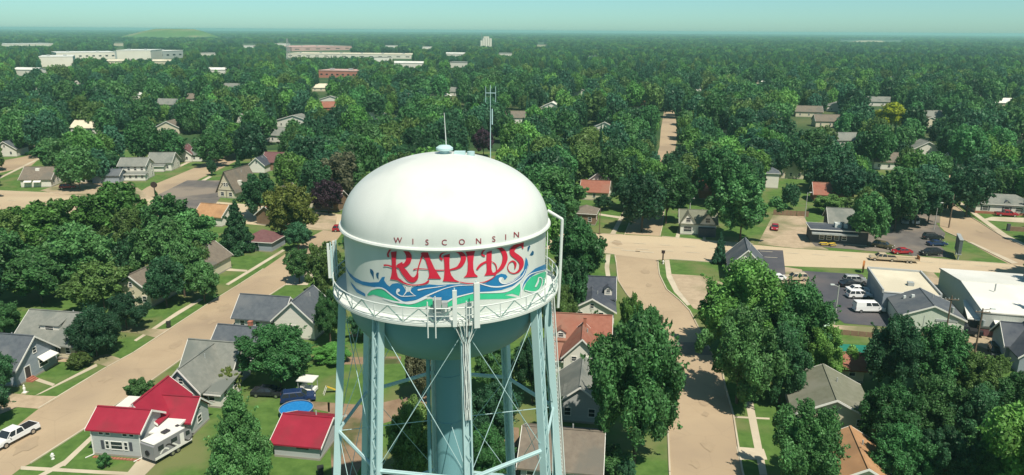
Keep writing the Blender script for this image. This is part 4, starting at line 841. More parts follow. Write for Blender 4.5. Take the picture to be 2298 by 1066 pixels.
# right street, west side
def x_dk(h, rf):
    dormer(h, rf[1], 1.2, 5.2, 4.2, 1.5, 1.6, .9, .5, rm='roof_dark'); dormer(h, rf[1], 6.4, 5.2, 4.2, 1.4, 1.6, .9, .5, rm='roof_dark'); window(h, 2, 0, 1.7, 'F'); window(h, 5.8, 0, 1.7, 'F')
house('white dark roofed house nearest the curve of the right street', (1277, 724), [B_(0, 0, 8.2, 6, 2.7, 'v', 2.3, 'roof_dark', gw=True), B_(.6, 5, 7.6, 6.4, 3.6, 'u', 2.9, 'roof_dark', win={'R': 1})], ang=-6, extra=x_dk)
def x_rb(h, rf):
    window(h, 1.6, 0, 2.9, 'F', .9, .9); window(h, 3.7, 0, 2.9, 'F', .9, .9); dormer(h, rf[1], -1.6, 5.4, 3.8, 1.6, 1.6, 1.3, .5, rm='roof_rust'); dormer(h, rf[1], 5.2, 5.4, 3.6, 1.8, 1.6, .9, .5, rm='roof_rust')
house('white house with rust brown cross gabled roof beside the big street maple', (1264, 842), [B_(0, 0, 5.6, 6.5, 3.5, 'v', 2.9, 'roof_rust', gw=False), B_(-2.2, 5.5, 9.2, 6.8, 4.0, 'u', 2.9, 'roof_rust', gw=False), B_(-2.6, .6, 2.6, 5.0, 2.4, 's', 1.0, 'roof_rust', win={'F': 1}, gw=False)], ang=-7, chim=[(3.0, 5.6, 6.2, 7.6, .5)], extra=x_rb)
def x_gn(h, rf): dormer(h, rf[0], 1.0, 1.2, 3.0, 2.0, 2.6, .9, .5, rm='roof_grey'); 
house('grey green roofed house half hidden by the big street maple', (1246, 945), [B_(0, 0, 6.6, 9.5, 3.0, 'v', 2.6, 'roof_grey', 'grey_siding', win={'F': 2}, gw=False)], ang=-8, extra=x_gn)
house('low brown grey roofed house at the foot of the right tower legs', (1168, 1092), [B_(0, 0, 9.2, 9.6, 2.9, 'u', 2.4, 'roof_brown', 'grey_siding', win={'F': 4, 'R': 2})], ang=-8)
# right street, east side
def x_ol(h, rf): window(h, 8.0, 0, 2.2, 'F', .9, 1.1)
house('cream house with a plain olive grey gable roof right of the street', (1782, 966), [B_(0, 0, 9.6, 10.2, 3.0, 'v', 2.4, 'roof_olive', 'cream_siding', gw=False, ov=.6)], ang=-13, extra=x_ol)
house('orange brown gable roof at the bottom edge beneath the olive grey roof', (1885, 1108), [B_(0, 0, 5.2, 9.0, 2.4, 'v', 1.5, 'roof_orange', 'cream_siding', gw=False)], ang=-12, cat='garage', name='garage')
house('tiny shed with rust red roof in front of the green tarp', (1884, 856), [B_(0, 0, 3.4, 4.6, 2.4, 'u', 1.5, 'roof_rust', 'cream_siding', win={'F': 1}, gw=False)], ang=-8, cat='shed', name='shed')
house('pale mint roofed shed between the big tree clump and the asphalt lot', (1822, 764), [B_(0, 0, 3.0, 3.0, 2.4, 's', .5, 'roof_mint', 'green_metal_wall', gw=False), B_(-2.6, 4, 3.6, 5, 2.4, 's', .6, 'roof_mint', 'green_metal_wall', gw=False)], ang=-8, cat='shed', name='shed')
def x_cg(h, rf):
    g = MB(); g.box(5.4, -1.46, 0, 8.4, -1.403, 2.5); go = g.build('garage_door', 'trim_white', h)
    for k in range(1, 4): q = MB(); q.box(5.4, -1.475, .62 * k - .03, 8.4, -1.46, .62 * k); q.build('door_panel', 'grey_siding', go)
    hd = MB(); hd.box(5.1, -1.52, 2.55, 8.7, -1.403, 2.95); hd.build('door_lintel', 'steel_grey', h)
    d = MB(); d.box(3.2, -1.44, .1, 3.3, -1.403, 3.4); d.build('downspout', 'steel_grey', h)
    v = MB(); v.box(2.4, 4.6, 4.4, 2.9, 5.1, 5.1); v.build('roof_vent', 'steel_white', rf[0]); v = MB(); v.box(1.2, 5.2, 3.8, 1.6, 5.6, 4.6); v.build('roof_vent', 'steel_white', rf[0])
    # flat roofed front half: parapets
    p = MB(); x0, x1, y0, y1, z = -1.75, 8.35, 8.0, 22.65, 4.2
    for a, c in (((x0, y0), (x0, y1)), ((x0, y1), (x1, y1)), ((x1, y1), (x1, y0))): p.bar((*a, z + .12), (*c, z + .12), .3, .75)
    p.build('parapet', 'grey_siding', h)
    m = MB(); m.box(3.6, 12.5, 4.3, 4.7, 13.6, 5.0); m.build('roof_unit', 'steel_grey', h)
house('pale green metal shop with a slate gable front and a cream flat roof behind', (2020, 737), [B_(-.6, -1.4, 10.4, 9.4, 3.2, 'v', 2.2, 'roof_slate', 'green_metal_wall', gw=False, ov=.3), B_(-1.6, 8.1, 9.8, 14.4, 4.1, 'f', 0, 'roof_cream', 'blue_siding', gw=False, ov=.05)], ang=-14, extra=x_cg, cat='shop', name='shop_building')  # rear block's siding picked dark to put its left side's shade into the colour
def x_wm(h, rf):
    u_ = MB(); u_.box(10, 4, 5.4, 11.2, 5.0, 6.0); u_.box(10.2, 5.6, 5.5, 11, 6.2, 6.1); u_.build('roof_unit', 'steel_grey', rf[0])
    v = MB(); v.tube((3, 8, 5.6), (3, 8, 7), .12, n=8); v.build('vent_pipe', 'steel_grey', rf[0]); p = MB(); p.tube((6.3, -.9, 0.5), (6.3, -.9, 4.2), .07, n=7); p.build('downspout', 'steel_grey', h)
    c = MB(); c.box(.6, -2.8, 0, 4.0, -.9, 2.2); c.build('lean_to', 'dark_wall', h); c = MB(); c.add([(.4, -3.1, 2.1), (4.3, -3.1, 2.1), (4.3, -.8, 2.8), (.4, -.8, 2.8), (.4, -3.1, 2.2), (4.3, -3.1, 2.2), (4.3, -.8, 2.9), (.4, -.8, 2.9)], [(3, 2, 1, 0), (4, 5, 6, 7), (0, 1, 5, 4), (1, 2, 6, 5), (2, 3, 7, 6), (3, 0, 4, 7)]); c.build('lean_to_roof', 'roof_white', h)
house('large white roofed metal warehouse at the right edge', (2214, 748), [B_(-1.4, -.8, 32, 26, 4.3, 'u', 1.5, 'roof_white', 'grey_metal_wall', gw=False, ov=.15, trim='steel_grey')], ang=-14, extra=x_wm, cat='warehouse', name='warehouse')
house('narrow white lean-to roof tucked between the slate shop and the warehouse', (2172, 742), [B_(0, 0, 3.0, 8, 2.6, 's', .7, 'roof_white', 'dark_wall', gw=False)], ang=-24, cat='shed', name='shed')
house('dark slate house cut off by the right edge below the warehouse', (2282, 838), [B_(0, 0, 6, 8, 3.2, 'v', 2.6, 'roof_dark', 'blue_siding', gw=False), B_(-.6, 4, 9, 6, 3.4, 'u', 2.6, 'roof_dark', 'blue_siding', gw=False)], ang=-14)
def x_bg(h, rf): window(h, 3.7, 0, 4.0, 'F', .9, .9); window(h, 6.0, 0, 1.6, 'F'); window(h, 1.6, 0, 1.6, 'F')
house('blue slate roofed house with a steep white gable beside the highway', (1634, 629), [B_(0, 0, 7.2, 9.5, 3.6, 'v', 3.6, 'roof_slate', gw=False)], ang=-13, extra=x_bg)
def x_tg(h, rf):
    for x in (1.9, 6.9):
        b = MB(); b.add([(x - 1.9, -.4, 3.6), (x + 1.9, -.4, 3.6), (x, -.4, 6.0), (x - 1.9, 3.2, 3.6), (x + 1.9, 3.2, 3.6), (x, 3.2, 6.0), (x - 1.9, -.4, 3.0), (x + 1.9, -.4, 3.0)], [(6, 7, 1, 2, 0)]); b.build('gable_wall', 'white_siding', h)
        r = MB()
        for s_ in ([(-2.25, 3.25), (0, 6.2), (0, 6.0), (-2.25, 3.05)], [(0, 6.2), (2.25, 3.25), (2.25, 3.05), (0, 6.0)]): r.prism(s_, lambda a, z: (x + a, -.75, z), lambda a, z: (x + a, 3.5, z))
        r.build('gable_roof', 'roof_olive', rf[0]); window(h, x, -.4, 4.2, 'F', 1.3, 1.3)
    window(h, 1.9, 0, 1.6, 'F', 2.2, 1.5); p = MB(); p.box(4.6, -1.6, 0, 9.0, 0, 2.3); p.build('porch', 'dark_wall', h)
house('white house with twin front gables at the highway corner', (1526, 526), [B_(0, 0, 9.2, 7, 3.4, 'u', 2.7, 'roof_olive', gw=False)], ang=-9, extra=x_tg)
def x_bar(h, rf):
    for x in (2.6, 4.4, 6.2, 8.0): window(h, x, 0, 1.7, 'F', 1.2, 1.2)
    c = MB(); c.box(0, -1.2, 2.6, 11, 0, 3.0); c.build('canopy', 'steel_grey', h); o = MB(); o.box(6, 2.5, 3.8, 7.6, 4.2, 4.9); o.box(8.2, 2.2, 3.8, 9.0, 3.4, 4.6); o.build('roof_unit', 'steel_white', rf[0])
house('dark low tavern with a grey green upper roof by the highway lot', (1818, 545), [B_(0, 0, 13.5, 6.5, 3.6, 'f', 0, 'roof_dark', 'dark_wall', gw=False, ov=.4), B_(5.5, 6.6, 8.5, 8, 4.2, 'u', 3.0, 'roof_grey', 'dark_wall', gw=False)], ang=-12, extra=x_bar, cat='tavern', name='tavern')
def x_wb(h, rf):
    for x in (2.5, 8.2): window(h, x, 0, 1.7, 'F', 1.6, 1.4, True); dormer(h, rf[0], x - .8, .4, 3.0, 1.6, 2, .6, .6, rm='roof_dark')
    window(h, 11.5, 0, 1.7, 'F', 2.0, 1.3); b = MB(); b.box(-.06, -.06, 0, 16.06, 0, .75); b.build('brick_base', 'brick_red', h); c = MB(); c.box(13.6, -.5, 0, 14.8, .6, 4.6); c.build('chimney', 'brick_red', h)
house('white house with hipped grey roof and brick base at the right edge', (2188, 478), [B_(0, 0, 16, 9, 3.2, 'h', 2.2, 'roof_grey', gw=False)], ang=-14, extra=x_wb)
house('small brown porch house left of the north street lawn', (1287, 503), [B_(0, 0, 6, 6.5, 3.4, 'h', 1.6, 'roof_brown', 'brown_siding', win={'F': 2, 'R': 1}, gw=False)], ang=-13)
house('white gabled house with a rust red front roof left of the north street', (1303, 448), [B_(0, 0, 8.6, 7, 3.0, 'u', 2.8, 'roof_rust', 'cream_siding', win={'F': 3}, gw=False), B_(1.5, 7.5, 7.5, 8, 5.2, 'v', 3.0, 'roof_slate')], ang=-12)
house('rust red roofed house with a brick chimney right of the north street', (1569, 447), [B_(0, 0, 8.5, 6, 3.2, 'u', 2.4, 'roof_rust', 'brick_red', gw=False), B_(0, 6, 8.5, 7, 5.0, 'u', 2.8, 'roof_rust', 'brick_red', gw=False)], ang=-12, chim=[(-.3, 8, 3, 9.3, .8)])
house('narrow white two storey house among the trees above the gravel lot', (1717, 422), [B_(0, 0, 4.2, 6, 5.4, 'h', 1.4, 'roof_slate', gw=False)], ang=-12)
house('rust red roofed ranch house behind the tavern', (1826, 455), [B_(0, 0, 11, 9, 3.0, 'u', 2.8, 'roof_rust', 'brick_red', win={'F': 3}, gw=False)], ang=-14)
# left side, beyond the highway
def x_gw(h, rf):
    for x in (1.4, 4.4): a = MB(); a.add([(x, -.02, 2.6), (x + 2.4, -.02, 2.6), (x + 2.4, -1.2, 2.0), (x, -1.2, 2.0), (x, -.02, 2.5), (x + 2.4, -.02, 2.5), (x + 2.4, -1.2, 1.9), (x, -1.2, 1.9)], [(0, 1, 2, 3), (7, 6, 5, 4), (2, 6, 7, 3), (1, 5, 6, 2), (0, 3, 7, 4)]); a.build('awning', 'trim_white', h)
    for y in (2.2, 5.0, 7.4): window(h, 9.6, y, 1.7, 'R', 1.2, 1.2)
    b = MB(); b.box(3.8, 3.0, 4.8, 5.0, 4.0, 5.9); b.build('chimney', 'trim_white', rf[0])
house('white gable house with grey roof and awnings beside the green field', (48, 421), [B_(0, 0, 9.6, 9.5, 3.0, 'u', 3.2, 'roof_brown', 'white_siding')], ang=6, extra=x_gw)
house('white two storey house with a full front porch on the left side street', (270, 404), [B_(0, 0, 9.0, 7.5, 5.2, 'u', 2.2, 'roof_grey', gw=False, win={'F': 4, 'R': 2}), B_(-.6, -2.2, 10.2, 2.2, 2.5, 's', .6, 'roof_grey', 'white_siding', gw=False, win={'F': 5})], ang=4)
house('grey green roofed house, second on the left side street', (333, 384), [B_(0, 0, 8.6, 9, 3.4, 'u', 3.0, 'roof_grey', win={'F': 3, 'R': 2}), B_(1.5, -2.2, 5, 2.2, 2.4, 's', .5, 'roof_grey', gw=False)], ang=4)
house('long white house with maroon brown roof, third on the left side street', (388, 364), [B_(0, 0, 7.5, 8, 3.4, 'v', 2.8, 'roof_maroon', win={'F': 2}), B_(7, 1, 9.5, 8, 3.0, 'u', 2.4, 'roof_grey', win={'F': 4}, gw=False)], ang=4)
def x_td(h, rf):
    for x in (1.7, 4.7): window(h, x, 0, 1.3, 'F', 1.3, 1.3)
    window(h, 2.8, 0, 4.4, 'F', .8, 1.2); window(h, 3.7, 0, 4.4, 'F', .8, 1.2)
    b = MB()
    for p, q in (((.1, -.03, 2.5), (6.3, -.03, 2.5)), ((1.6, -.03, 4.6), (4.9, -.03, 4.6)), ((3.2, -.03, .1), (3.2, -.03, 2.5)), ((1.0, -.03, 3.2), (2.3, -.03, 4.6)), ((5.4, -.03, 3.2), (4.1, -.03, 4.6))): b.bar(p, q, .16, .05, up=(0, 1, 0))
    b.build('half_timber', 'door_dark', h); d = MB(); d.box(5.2, 3.2, 3.6, 6.2, 4.4, 5.2); d.build('dormer', 'white_siding', h)
house('steep half timbered gable building beside the dark parking lot', (490, 443), [B_(0, 0, 6.4, 12, 2.6, 'v', 6.0, 'roof_brown', 'cream_siding', trim='door_dark', gw=False)], ang=-16, extra=x_td, cat='building', name='gabled_building')
house('dark purple roofed house behind the half timbered building', (560, 388), [B_(0, 0, 6, 6, 3.2, 'v', 2.6, 'roof_dark', 'white_siding'), B_(3, 5, 10, 8, 3.6, 'u', 3.0, 'roof_maroon', 'brown_siding', gw=False)], ang=-6)
house('cream gabled house with brown roof behind the orange tinted tree', (606, 466), [B_(0, 0, 5, 9, 3.4, 'v', 2.6, 'roof_brown', 'cream_siding'), B_(4.6, 3, 9, 7, 3.2, 'u', 2.2, 'roof_brown', 'cream_siding', gw=False)], ang=-14)
house('tan roofed house between trees left of the half timbered lot', (440, 505), [B_(0, 0, 8, 7, 3.0, 'u', 2.4, 'roof_orange', 'white_siding', win={'F': 2}, gw=False)], ang=-14)
house('rust roofed house hidden behind the orange tinted tree', (577, 503), [B_(0, 0, 7, 7, 3.0, 'v', 2.6, 'roof_rust', 'brown_siding', gw=False)], ang=-25)
house('maroon hip roofed garage at the end of the yellow lawn', (545, 562), [B_(0, 0, 7.6, 7, 2.6, 'h', 2.0, 'roof_maroon', 'blue_siding', win={'F': 1}, gw=False)], ang=-10, cat='garage', name='garage')
house('purple brown house next to the dark purple tree by the highway', (706, 472), [B_(0, 0, 7.5, 7, 3.2, 'u', 2.6, 'roof_maroon', 'brown_siding', win={'F': 2}, gw=False)], ang=-14)
house('tan gabled house facing the left street behind the trees', (398, 624), [B_(0, 0, 7.5, 9, 3.2, 'v', 2.8, 'roof_brown', 'cream_siding', win={'F': 2})], ang=-10)
house('cream house nearly swallowed by the dark trees left of the left street', (258, 684), [B_(0, 0, 8, 8, 3.4, 'v', 3.0, 'roof_brown', 'cream_siding', win={'F': 3})], ang=-10)
house('small white shed by the gravel drive of the green field', (170, 410), [B_(0, 0, 4, 5, 2.6, 'v', 1.4, 'roof_grey', win={'F': 1}, gw=False)], ang=4, cat='shed', name='shed')
house('blue grey workshop behind the gravel drive', (208, 412), [B_(0, 0, 9, 6, 3.0, 'u', 1.6, 'roof_slate', 'blue_siding', gw=False)], ang=4, cat='workshop', name='workshop')
house('pale house cut off by the left edge beside the far left road', (-12, 352), [B_(0, 0, 9, 9, 3.4, 'v', 3.0, 'roof_slate', win={'F': 2})], ang=4)
house('brown roofed ranch house with a tan garage at the far left', (25, 330), [B_(0, 0, 13, 9, 3.2, 'u', 2.6, 'roof_brown', 'cream_siding', win={'F': 2}, gw=False), B_(8, -2, 6.5, 8, 3.0, 'v', 2.2, 'roof_brown', 'cream_siding', gw=False)], ang=4)
# roofs and white walls that show between the far trees: (photo point of the near left corner, width m, roof, wall, ridge, label)
FARH = [((412, 232), 16, 'roof_brown', 'white_siding', 'u', 'pale far house left of the two bare poles'), ((712, 236), 20, 'roof_grey', 'white_siding', 'v', 'white far house with grey roof above the rust roofed one'), ((716, 253), 22, 'roof_rust', 'brick_red', 'u', 'long rust roofed far house among trees left of the mast'),
        ((618, 285), 22, 'roof_grey', 'white_siding', 'v', 'white roofed far house at the wood edge left of the dome'), ((578, 318), 16, 'roof_grey', 'white_siding', 'u', 'white far house behind the carport on the left side street'), ((888, 275), 16, 'roof_grey', 'cream_siding', 'v', 'cream far house above the tank dome'), ((1128, 277), 20, 'roof_brown', 'white_siding', 'u', 'low white far house right of the antenna mast'),
        ((1214, 252), 14, 'roof_white', 'white_siding', 'v', 'small white far house above the right edge of the dome'), ((1405, 250), 18, 'roof_orange', 'white_siding', 'u', 'tan roofed far house left of the north street'), ((1855, 250), 18, 'roof_grey', 'white_siding', 'v', 'white gabled far house left of the yellow tree'), ((1945, 238), 22, 'roof_grey', 'white_siding', 'u', 'wide white far house behind the yellow tree'),
        ((2075, 275), 20, 'roof_grey', 'white_siding', 'u', 'grey roofed far house right of the yellow tree'), ((2060, 290), 14, 'roof_brown', 'cream_siding', 'v', 'small brown roofed far house below the grey one right of the yellow tree'), ((1785, 262), 16, 'roof_brown', 'cream_siding', 'u', 'cream far house in the gap left of the yellow tree'), ((2180, 232), 22, 'roof_grey', 'white_siding', 'u', 'pale far house near the right edge of the woods'),
        ((500, 205), 22, 'roof_grey', 'white_siding', 'u', 'long low far building under the two bare poles'), ((284, 230), 14, 'roof_white', 'white_siding', 'v', 'small white far house right of a bare power pole'), ((350, 245), 16, 'roof_grey', 'cream_siding', 'u', 'pale far house in the left woods'), ((30, 170), 30, 'roof_white', 'white_siding', 'u', 'white far sheds at the left edge below the factory'),
        ((2135, 385), 11, 'roof_grey', 'white_siding', 'u', 'grey roofed house in the wood right of the tavern'), ((1745, 400), 9, 'roof_brown', 'cream_siding', 'v', 'small brown house right of the narrow white house'), ((1600, 305), 12, 'roof_grey', 'white_siding', 'u', 'small white house right of the north street woods'), ((1010, 215), 22, 'roof_grey', 'white_siding', 'u', 'pale far roof above the whip antenna'),
        ((880, 152), 60, 'roof_white', 'white_siding', 'u', 'white flat far building right of the red brick school'), ((1000, 128), 50, 'roof_white', 'white_siding', 'u', 'thin white far roof at the right end of the long plant'), ((1830, 285), 16, 'roof_brown', 'cream_siding', 'u', 'brown roofed far house on the pale lane'), ((465, 170), 30, 'roof_white', 'white_siding', 'u', 'small white far warehouse left of the lattice mast'),
        ((240, 148), 26, 'roof_cream', 'cream_siding', 'u', 'cream annex in front of the white factory'), ((340, 148), 28, 'roof_cream', 'cream_siding', 'u', 'low cream sheds in front of the tall factory block')]
KEEP = []
FAR2 = [(95, 172, 22), (152, 190, 18), (330, 122, 30), (255, 103, 40), (600, 98, 40), (622, 103, 36), (545, 108, 44), (865, 108, 40), (948, 112, 34), (1205, 106, 40), (1176, 80, 60), (1598, 84, 60), (1010, 152, 30), (1120, 128, 34), (450, 128, 36), (505, 96, 50), (840, 140, 30), (1320, 130, 26), (1560, 205, 16), (1690, 190, 16), (2230, 240, 16), (1330, 300, 12), (1250, 300, 12), (160, 300, 14), (960, 225, 16), (1985, 180, 18), (820, 270, 13), (700, 205, 16), (520, 280, 13), (120, 240, 15), (60, 215, 16), (350, 300, 12), (1420, 190, 16), (1280, 215, 15), (1880, 330, 11), (1960, 380, 11), (2260, 330, 12), (2050, 350, 11)]
for px, wd, rm, wm, rg, lb in FARH:
    p = at(*px); dep = proj(p)[2]; k = 1.0 if wd < 25 else 1.6
    house(lb, px, [B_(0, 0, wd, 9 * k, (3.6 if wd < 25 else 7), rg, 3.2 if wd < 25 else 2.0, rm, wm, win={'F': 3} if wd < 25 else None, gw=False)], ang=rnd.choice((-12, -6, 0, 6)))
    s_ = FPX / dep; KEEP.append((px[0] + wd * s_ * .02, px[1] - 7.5 * k * s_ - 2, px[0] + wd * s_ * .75, px[1] - 3.2 * s_))
# far industry
def mill(name, label, px0, px1, h, depth, wm, rm, cat='factory', ang=None, nwin=0):
    p, q = at(*px0), at(*px1); d = q - p; L = d.length; a = math.atan2(d.y, d.x)
    t = thing(name, label, cat, p, a); b = MB(); b.box(0, 0, 0, L, depth, h); b.build('wall', wm, t)
    r = MB(); r.box(-.3, -.3, h, L + .3, depth + .3, h + .8); r.build('roof', rm, t)
    for i in range(nwin): w_ = MB(); w_.box(L * (i + .3) / nwin, -.12, h * .4, L * (i + .7) / nwin, -.01, h * .6); w_.build('window', 'glass_dark', t)
    for i in range(max(2, int(L / 40))): v = MB(); v.box(L * (i + .4) / max(2, int(L / 40)), depth * .3, h + .8, L * (i + .4) / max(2, int(L / 40)) + 4, depth * .3 + 4, h + 2.6); v.build('roof_unit', 'steel_grey', t)
    KEEP.append((px0[0], min(px0[1], px1[1]) - h * 1.3 * FPX / proj(p)[2] - 2, px1[0], max(px0[1], px1[1]) - 3)); return t
mill('factory', 'white factory block with a grey loading wall on the left horizon', (90, 150), (166, 149), 13, 60, 'factory_white', 'roof_white')
mill('factory', 'long low white factory hall behind the left block', (128, 134), (262, 132), 11, 70, 'factory_white', 'roof_white', nwin=9)
mill('factory', 'tallest white factory block with blank pale walls', (264, 136), (340, 136), 16, 70, 'factory_white', 'roof_white'); mill('factory', 'grey white factory block joined right of the tallest one', (341, 134), (412, 130), 13, 70, 'grey_metal_wall', 'roof_white', nwin=5)
mill('factory', 'very long pale plant with a flat cream roof left of the dome', (642, 129), (925, 132), 7, 80, 'factory_white', 'roof_cream', nwin=14); mill('factory', 'pink roofed mill left of the silo', (655, 115), (790, 112), 9, 150, 'pink_roof', 'pink_roof', nwin=6)
mill('school_building', 'red brick school block among the far trees', (716, 174), (800, 176), 7.5, 30, 'brick_far', 'pink_roof', 'school', nwin=7); mill('factory', 'low white sheds on the far left horizon', (0, 106), (120, 104), 8, 50, 'factory_white', 'roof_white')
t = thing('grain_silo', 'row of white grain silos on the horizon', 'silo', at(1080, 105)); p = at(1080, 105)
for i in range(5): q = MB(); q.tube((i * 7.6, 0, 0), (i * 7.6, 0, 27 if i else 20), 3.9, n=16); q.build('bin', 'factory_white', t)
q = MB(); q.box(8, -3, 27, 26, 3, 33); q.build('head_house', 'factory_white', t); q = MB(); q.tube((2, 0, 20), (2, 0, 44), .8, n=6); q.build('mast', 'steel_grey', t); KEEP.append((1070, 84, 1110, 104))
def mound(name, px, wpx, hpx, mat, dep):
    p = at(*px); s_ = proj(p)[2] / FPX; W_, H_ = wpx * s_ / 2, hpx * s_; b = MB(); n = 40; rows = []
    for j in range(9):
        f = j / 8
        rows.append([(math.cos(2 * math.pi * i / n) * W_ * (1 - .72 * f) + W_ * .12 * f, math.sin(2 * math.pi * i / n) * W_ * dep * (1 - .72 * f), H_ * (.6 * f + .4 * (3 * f * f - 2 * f ** 3)) * (1 + .03 * math.sin(i * 1.7 + j))) for i in range(n)])
    b.add([v for r_ in rows for v in r_], [(j * n + i, j * n + (i + 1) % n, (j + 1) * n + (i + 1) % n, (j + 1) * n + i) for j in range(8) for i in range(n)] + [tuple(range(8 * n, 9 * n))])
    o = b.build(name, mat, None, True); o.location = p + Vector((0, W_ * dep, 0)); struct(o)
mound('landfill_hill', (345, 92), 300, 26, 'landfill', .5); mound('quarry_hill', (1955, 103), 165, 11, 'quarry', .35); KEEP += [(215, 60, 470, 88), (1880, 90, 2030, 102)]
t = thing('lattice_mast', 'far lattice radio mast left of the long plant', 'mast', at(648, 142)); hm = 38
q = MB()
for k in range(3): a = k * 2.094; q.bar((5 * math.cos(a), 5 * math.sin(a), 0), (.6 * math.cos(a), .6 * math.sin(a), hm), .5)
q.build('leg', 'steel_grey', t)['kind'] = 'stuff'; q = MB()
for i in range(12):
    f0, f1 = i / 12, (i + 1) / 12
    for k in range(3): a, c = k * 2.094, (k + 1) * 2.094; q.bar(((5 - 4.4 * f0) * math.cos(a), (5 - 4.4 * f0) * math.sin(a), hm * f0), ((5 - 4.4 * f1) * math.cos(c), (5 - 4.4 * f1) * math.sin(c), hm * f1), .3)
q.build('bracing', 'steel_grey', t)['kind'] = 'stuff'; KEEP.append((643, 94, 653, 135))
# ================================================================== VEHICLES
vehicle('pickup', 'white pickup truck driving down the left street at the bottom left corner', 'car_white', (70, 968), (-2, 1006))
# travel trailer
a, c = at(350, 1046), at(433, 997); d = (c - a).normalized(); rz = math.atan2(d.y, d.x); t = thing('travel_trailer', 'white and grey travel trailer with dark swirls parked beside the red roofed house', 'trailer', a, rz); L, Wt = (c - a).length, 2.4
b = MB(); b.prism([(0, .65), (.0, 2.55), (.3, 2.8), (L - .9, 2.8), (L, 1.8), (L, .65)], lambda x, z: (x, 0, z), lambda x, z: (x, Wt, z)); b.build('body', 'rv_grey', t)
b = MB(); b.box(.1, .06, 2.8, L - .9, Wt - .06, 2.86); b.build('roof', 'roof_white', t); b = MB(); b.box(2.4, .9, 2.86, 3.3, 1.6, 3.08); b.build('roof_vent', 'rv_dark', t); b = MB(); b.box(4.4, 1.0, 2.86, 4.8, 1.4, 2.98); b.build('roof_vent', 'rv_dark', t)
b = MB(); b.box(.04, -.012, .68, L - .04, -.002, 1.05); b.build('skirt', 'trim_white', t)
for x, z, w_, h_ in ((.6, 1.7, .8, .65), (2.5, 1.8, .9, .55), (4.75, 1.7, .6, .6)): b = MB(); b.box(x, -.03, z, x + w_, -.003, z + h_); b.build('window', 'glass_dark', t)
b = MB(); b.box(3.85, -.03, .75, 4.45, -.003, 2.4); b.build('door', 'trim_white', t)
for k, (x, z) in enumerate(((.8, 1.2), (1.7, 1.5), (2.7, 1.3), (4.4, 1.35))):
    b = MB(); pts = [Vector((x + 1.3 * f, -.008, z + .45 * math.sin(3.0 * f + k))) for f in [i / 8 for i in range(9)]]
    for p_, q_ in zip(pts, pts[1:]): b.bar(p_, q_, .012, .20, up=(0, 0, 1))
    b.build('swirl_stripe', 'rv_dark' if k % 2 else 'trim_white', t)
for y in (.12, Wt - .12):
    for x in (2.6, 3.4): ty, rm = wheel_mesh(.36); wo_ = obj('wheel', ty, t, (x, y, .36)); obj('rim', rm, wo_)
b = MB(); b.bar((L, Wt / 2 - .5, .7), (L + 1.2, Wt / 2, .65), .1); b.bar((L, Wt / 2 + .5, .7), (L + 1.2, Wt / 2, .65), .1); b.build('tow_bar', 'rv_dark', t); b = MB(); b.tube((-.12, Wt / 2, 1.5), (-.02, Wt / 2, 1.5), .36, n=16); b.build('spare_wheel', 'rubber', t)
vehicle('suv', 'dark blue sport utility vehicle parked behind the round pool', 'car_blue', (642, 903), (697, 897)); vehicle('sedan', 'black car in the tree shade left of the blue pool', 'car_black', (580, 886), (625, 888))
vehicle('suv', 'beige sport utility vehicle on the drive left of the asphalt lot', 'car_tan', (1803, 629), (1767, 629)); vehicle('van', 'white cargo van nearest the slate shop wall in the asphalt lot', 'car_white', (1919, 699), (1978, 700))
GP = 'cars parked along the shop wall'
vehicle('suv', 'white sport utility vehicle just behind the white van', 'car_white', (1900, 668), (1953, 668), group=GP); vehicle('suv', 'silver sport utility vehicle at the far end of the shop wall row', 'car_silver', (1898, 634), (1938, 635), group=GP); vehicle('sedan', 'white car at the foot of the blue slate roofed house', 'car_white', (1752, 629), (1730, 629)); vehicle('sedan', 'white car, second from the white van in the shop lot', 'car_white', (1903, 655), (1948, 656), group=GP); vehicle('sedan', 'dark car farthest from the white van in the shop lot', 'car_black', (1888, 643), (1930, 643), group=GP)
GP = 'cars in the tavern lot'
vehicle('suv', 'olive brown car nearest the tavern tree', 'car_olive', (1962, 553), (2000, 560), group=GP); vehicle('sedan', 'dark red car in the middle of the tavern lot', 'car_red', (2041, 569), (2005, 569), group=GP); vehicle('suv', 'black sport utility vehicle beside the billboard lawn', 'car_black', (2110, 572), (2064, 573), group=GP)
vehicle('sedan', 'dark blue car at the lawn edge nearest the billboard', 'car_blue', (2092, 551), (2112, 551), group=GP); vehicle('suv', 'black car at the top of the row beside the billboard lawn', 'car_black', (2082, 537), (2104, 538), group=GP); vehicle('suv', 'white van shaped car, left of the pair under the evergreens', 'car_silver', (2030, 492), (2031, 510), group=GP); vehicle('suv', 'white car, right of the pair under the evergreens', 'car_white', (2053, 492), (2055, 510), group=GP)
vehicle('sedan', 'dark maroon car alone on the gravel lot left of the tavern', 'car_red', (1740, 507), (1737, 522)); vehicle('pickup', 'tan pickup truck towing a flat trailer on the highway', 'car_tan', (2004, 586), (1957, 583))
a, c = at(2006, 586.5), at(2048, 589); d = (c - a).normalized(); t = thing('flat_trailer', 'tan flat trailer towed by the tan pickup on the highway', 'trailer', a, math.atan2(d.y, d.x)); b = MB(); b.box(.4, -.95, .55, 5.2, .95, .75); b.build('deck', 'car_tan', t); b = MB(); b.box(5.15, -.95, .75, 5.25, .95, 1.7); b.build('ramp_gate', 'sign_orange', t); b = MB(); b.bar((-.9, 0, .6), (.5, 0, .6), .1); b.build('tow_bar', 'rv_dark', t); b = MB(); b.box(.5, -.95, .76, 5.1, -.9, 1.05); b.box(.5, .9, .76, 5.1, .95, 1.05); b.build('side_rail', 'car_tan', t)
for y in (-1.02, 1.02):
    for x in (2.6, 3.4): ty, rm = wheel_mesh(.33); wo_ = obj('wheel', ty, t, (x, y, .33)); obj('rim', rm, wo_)
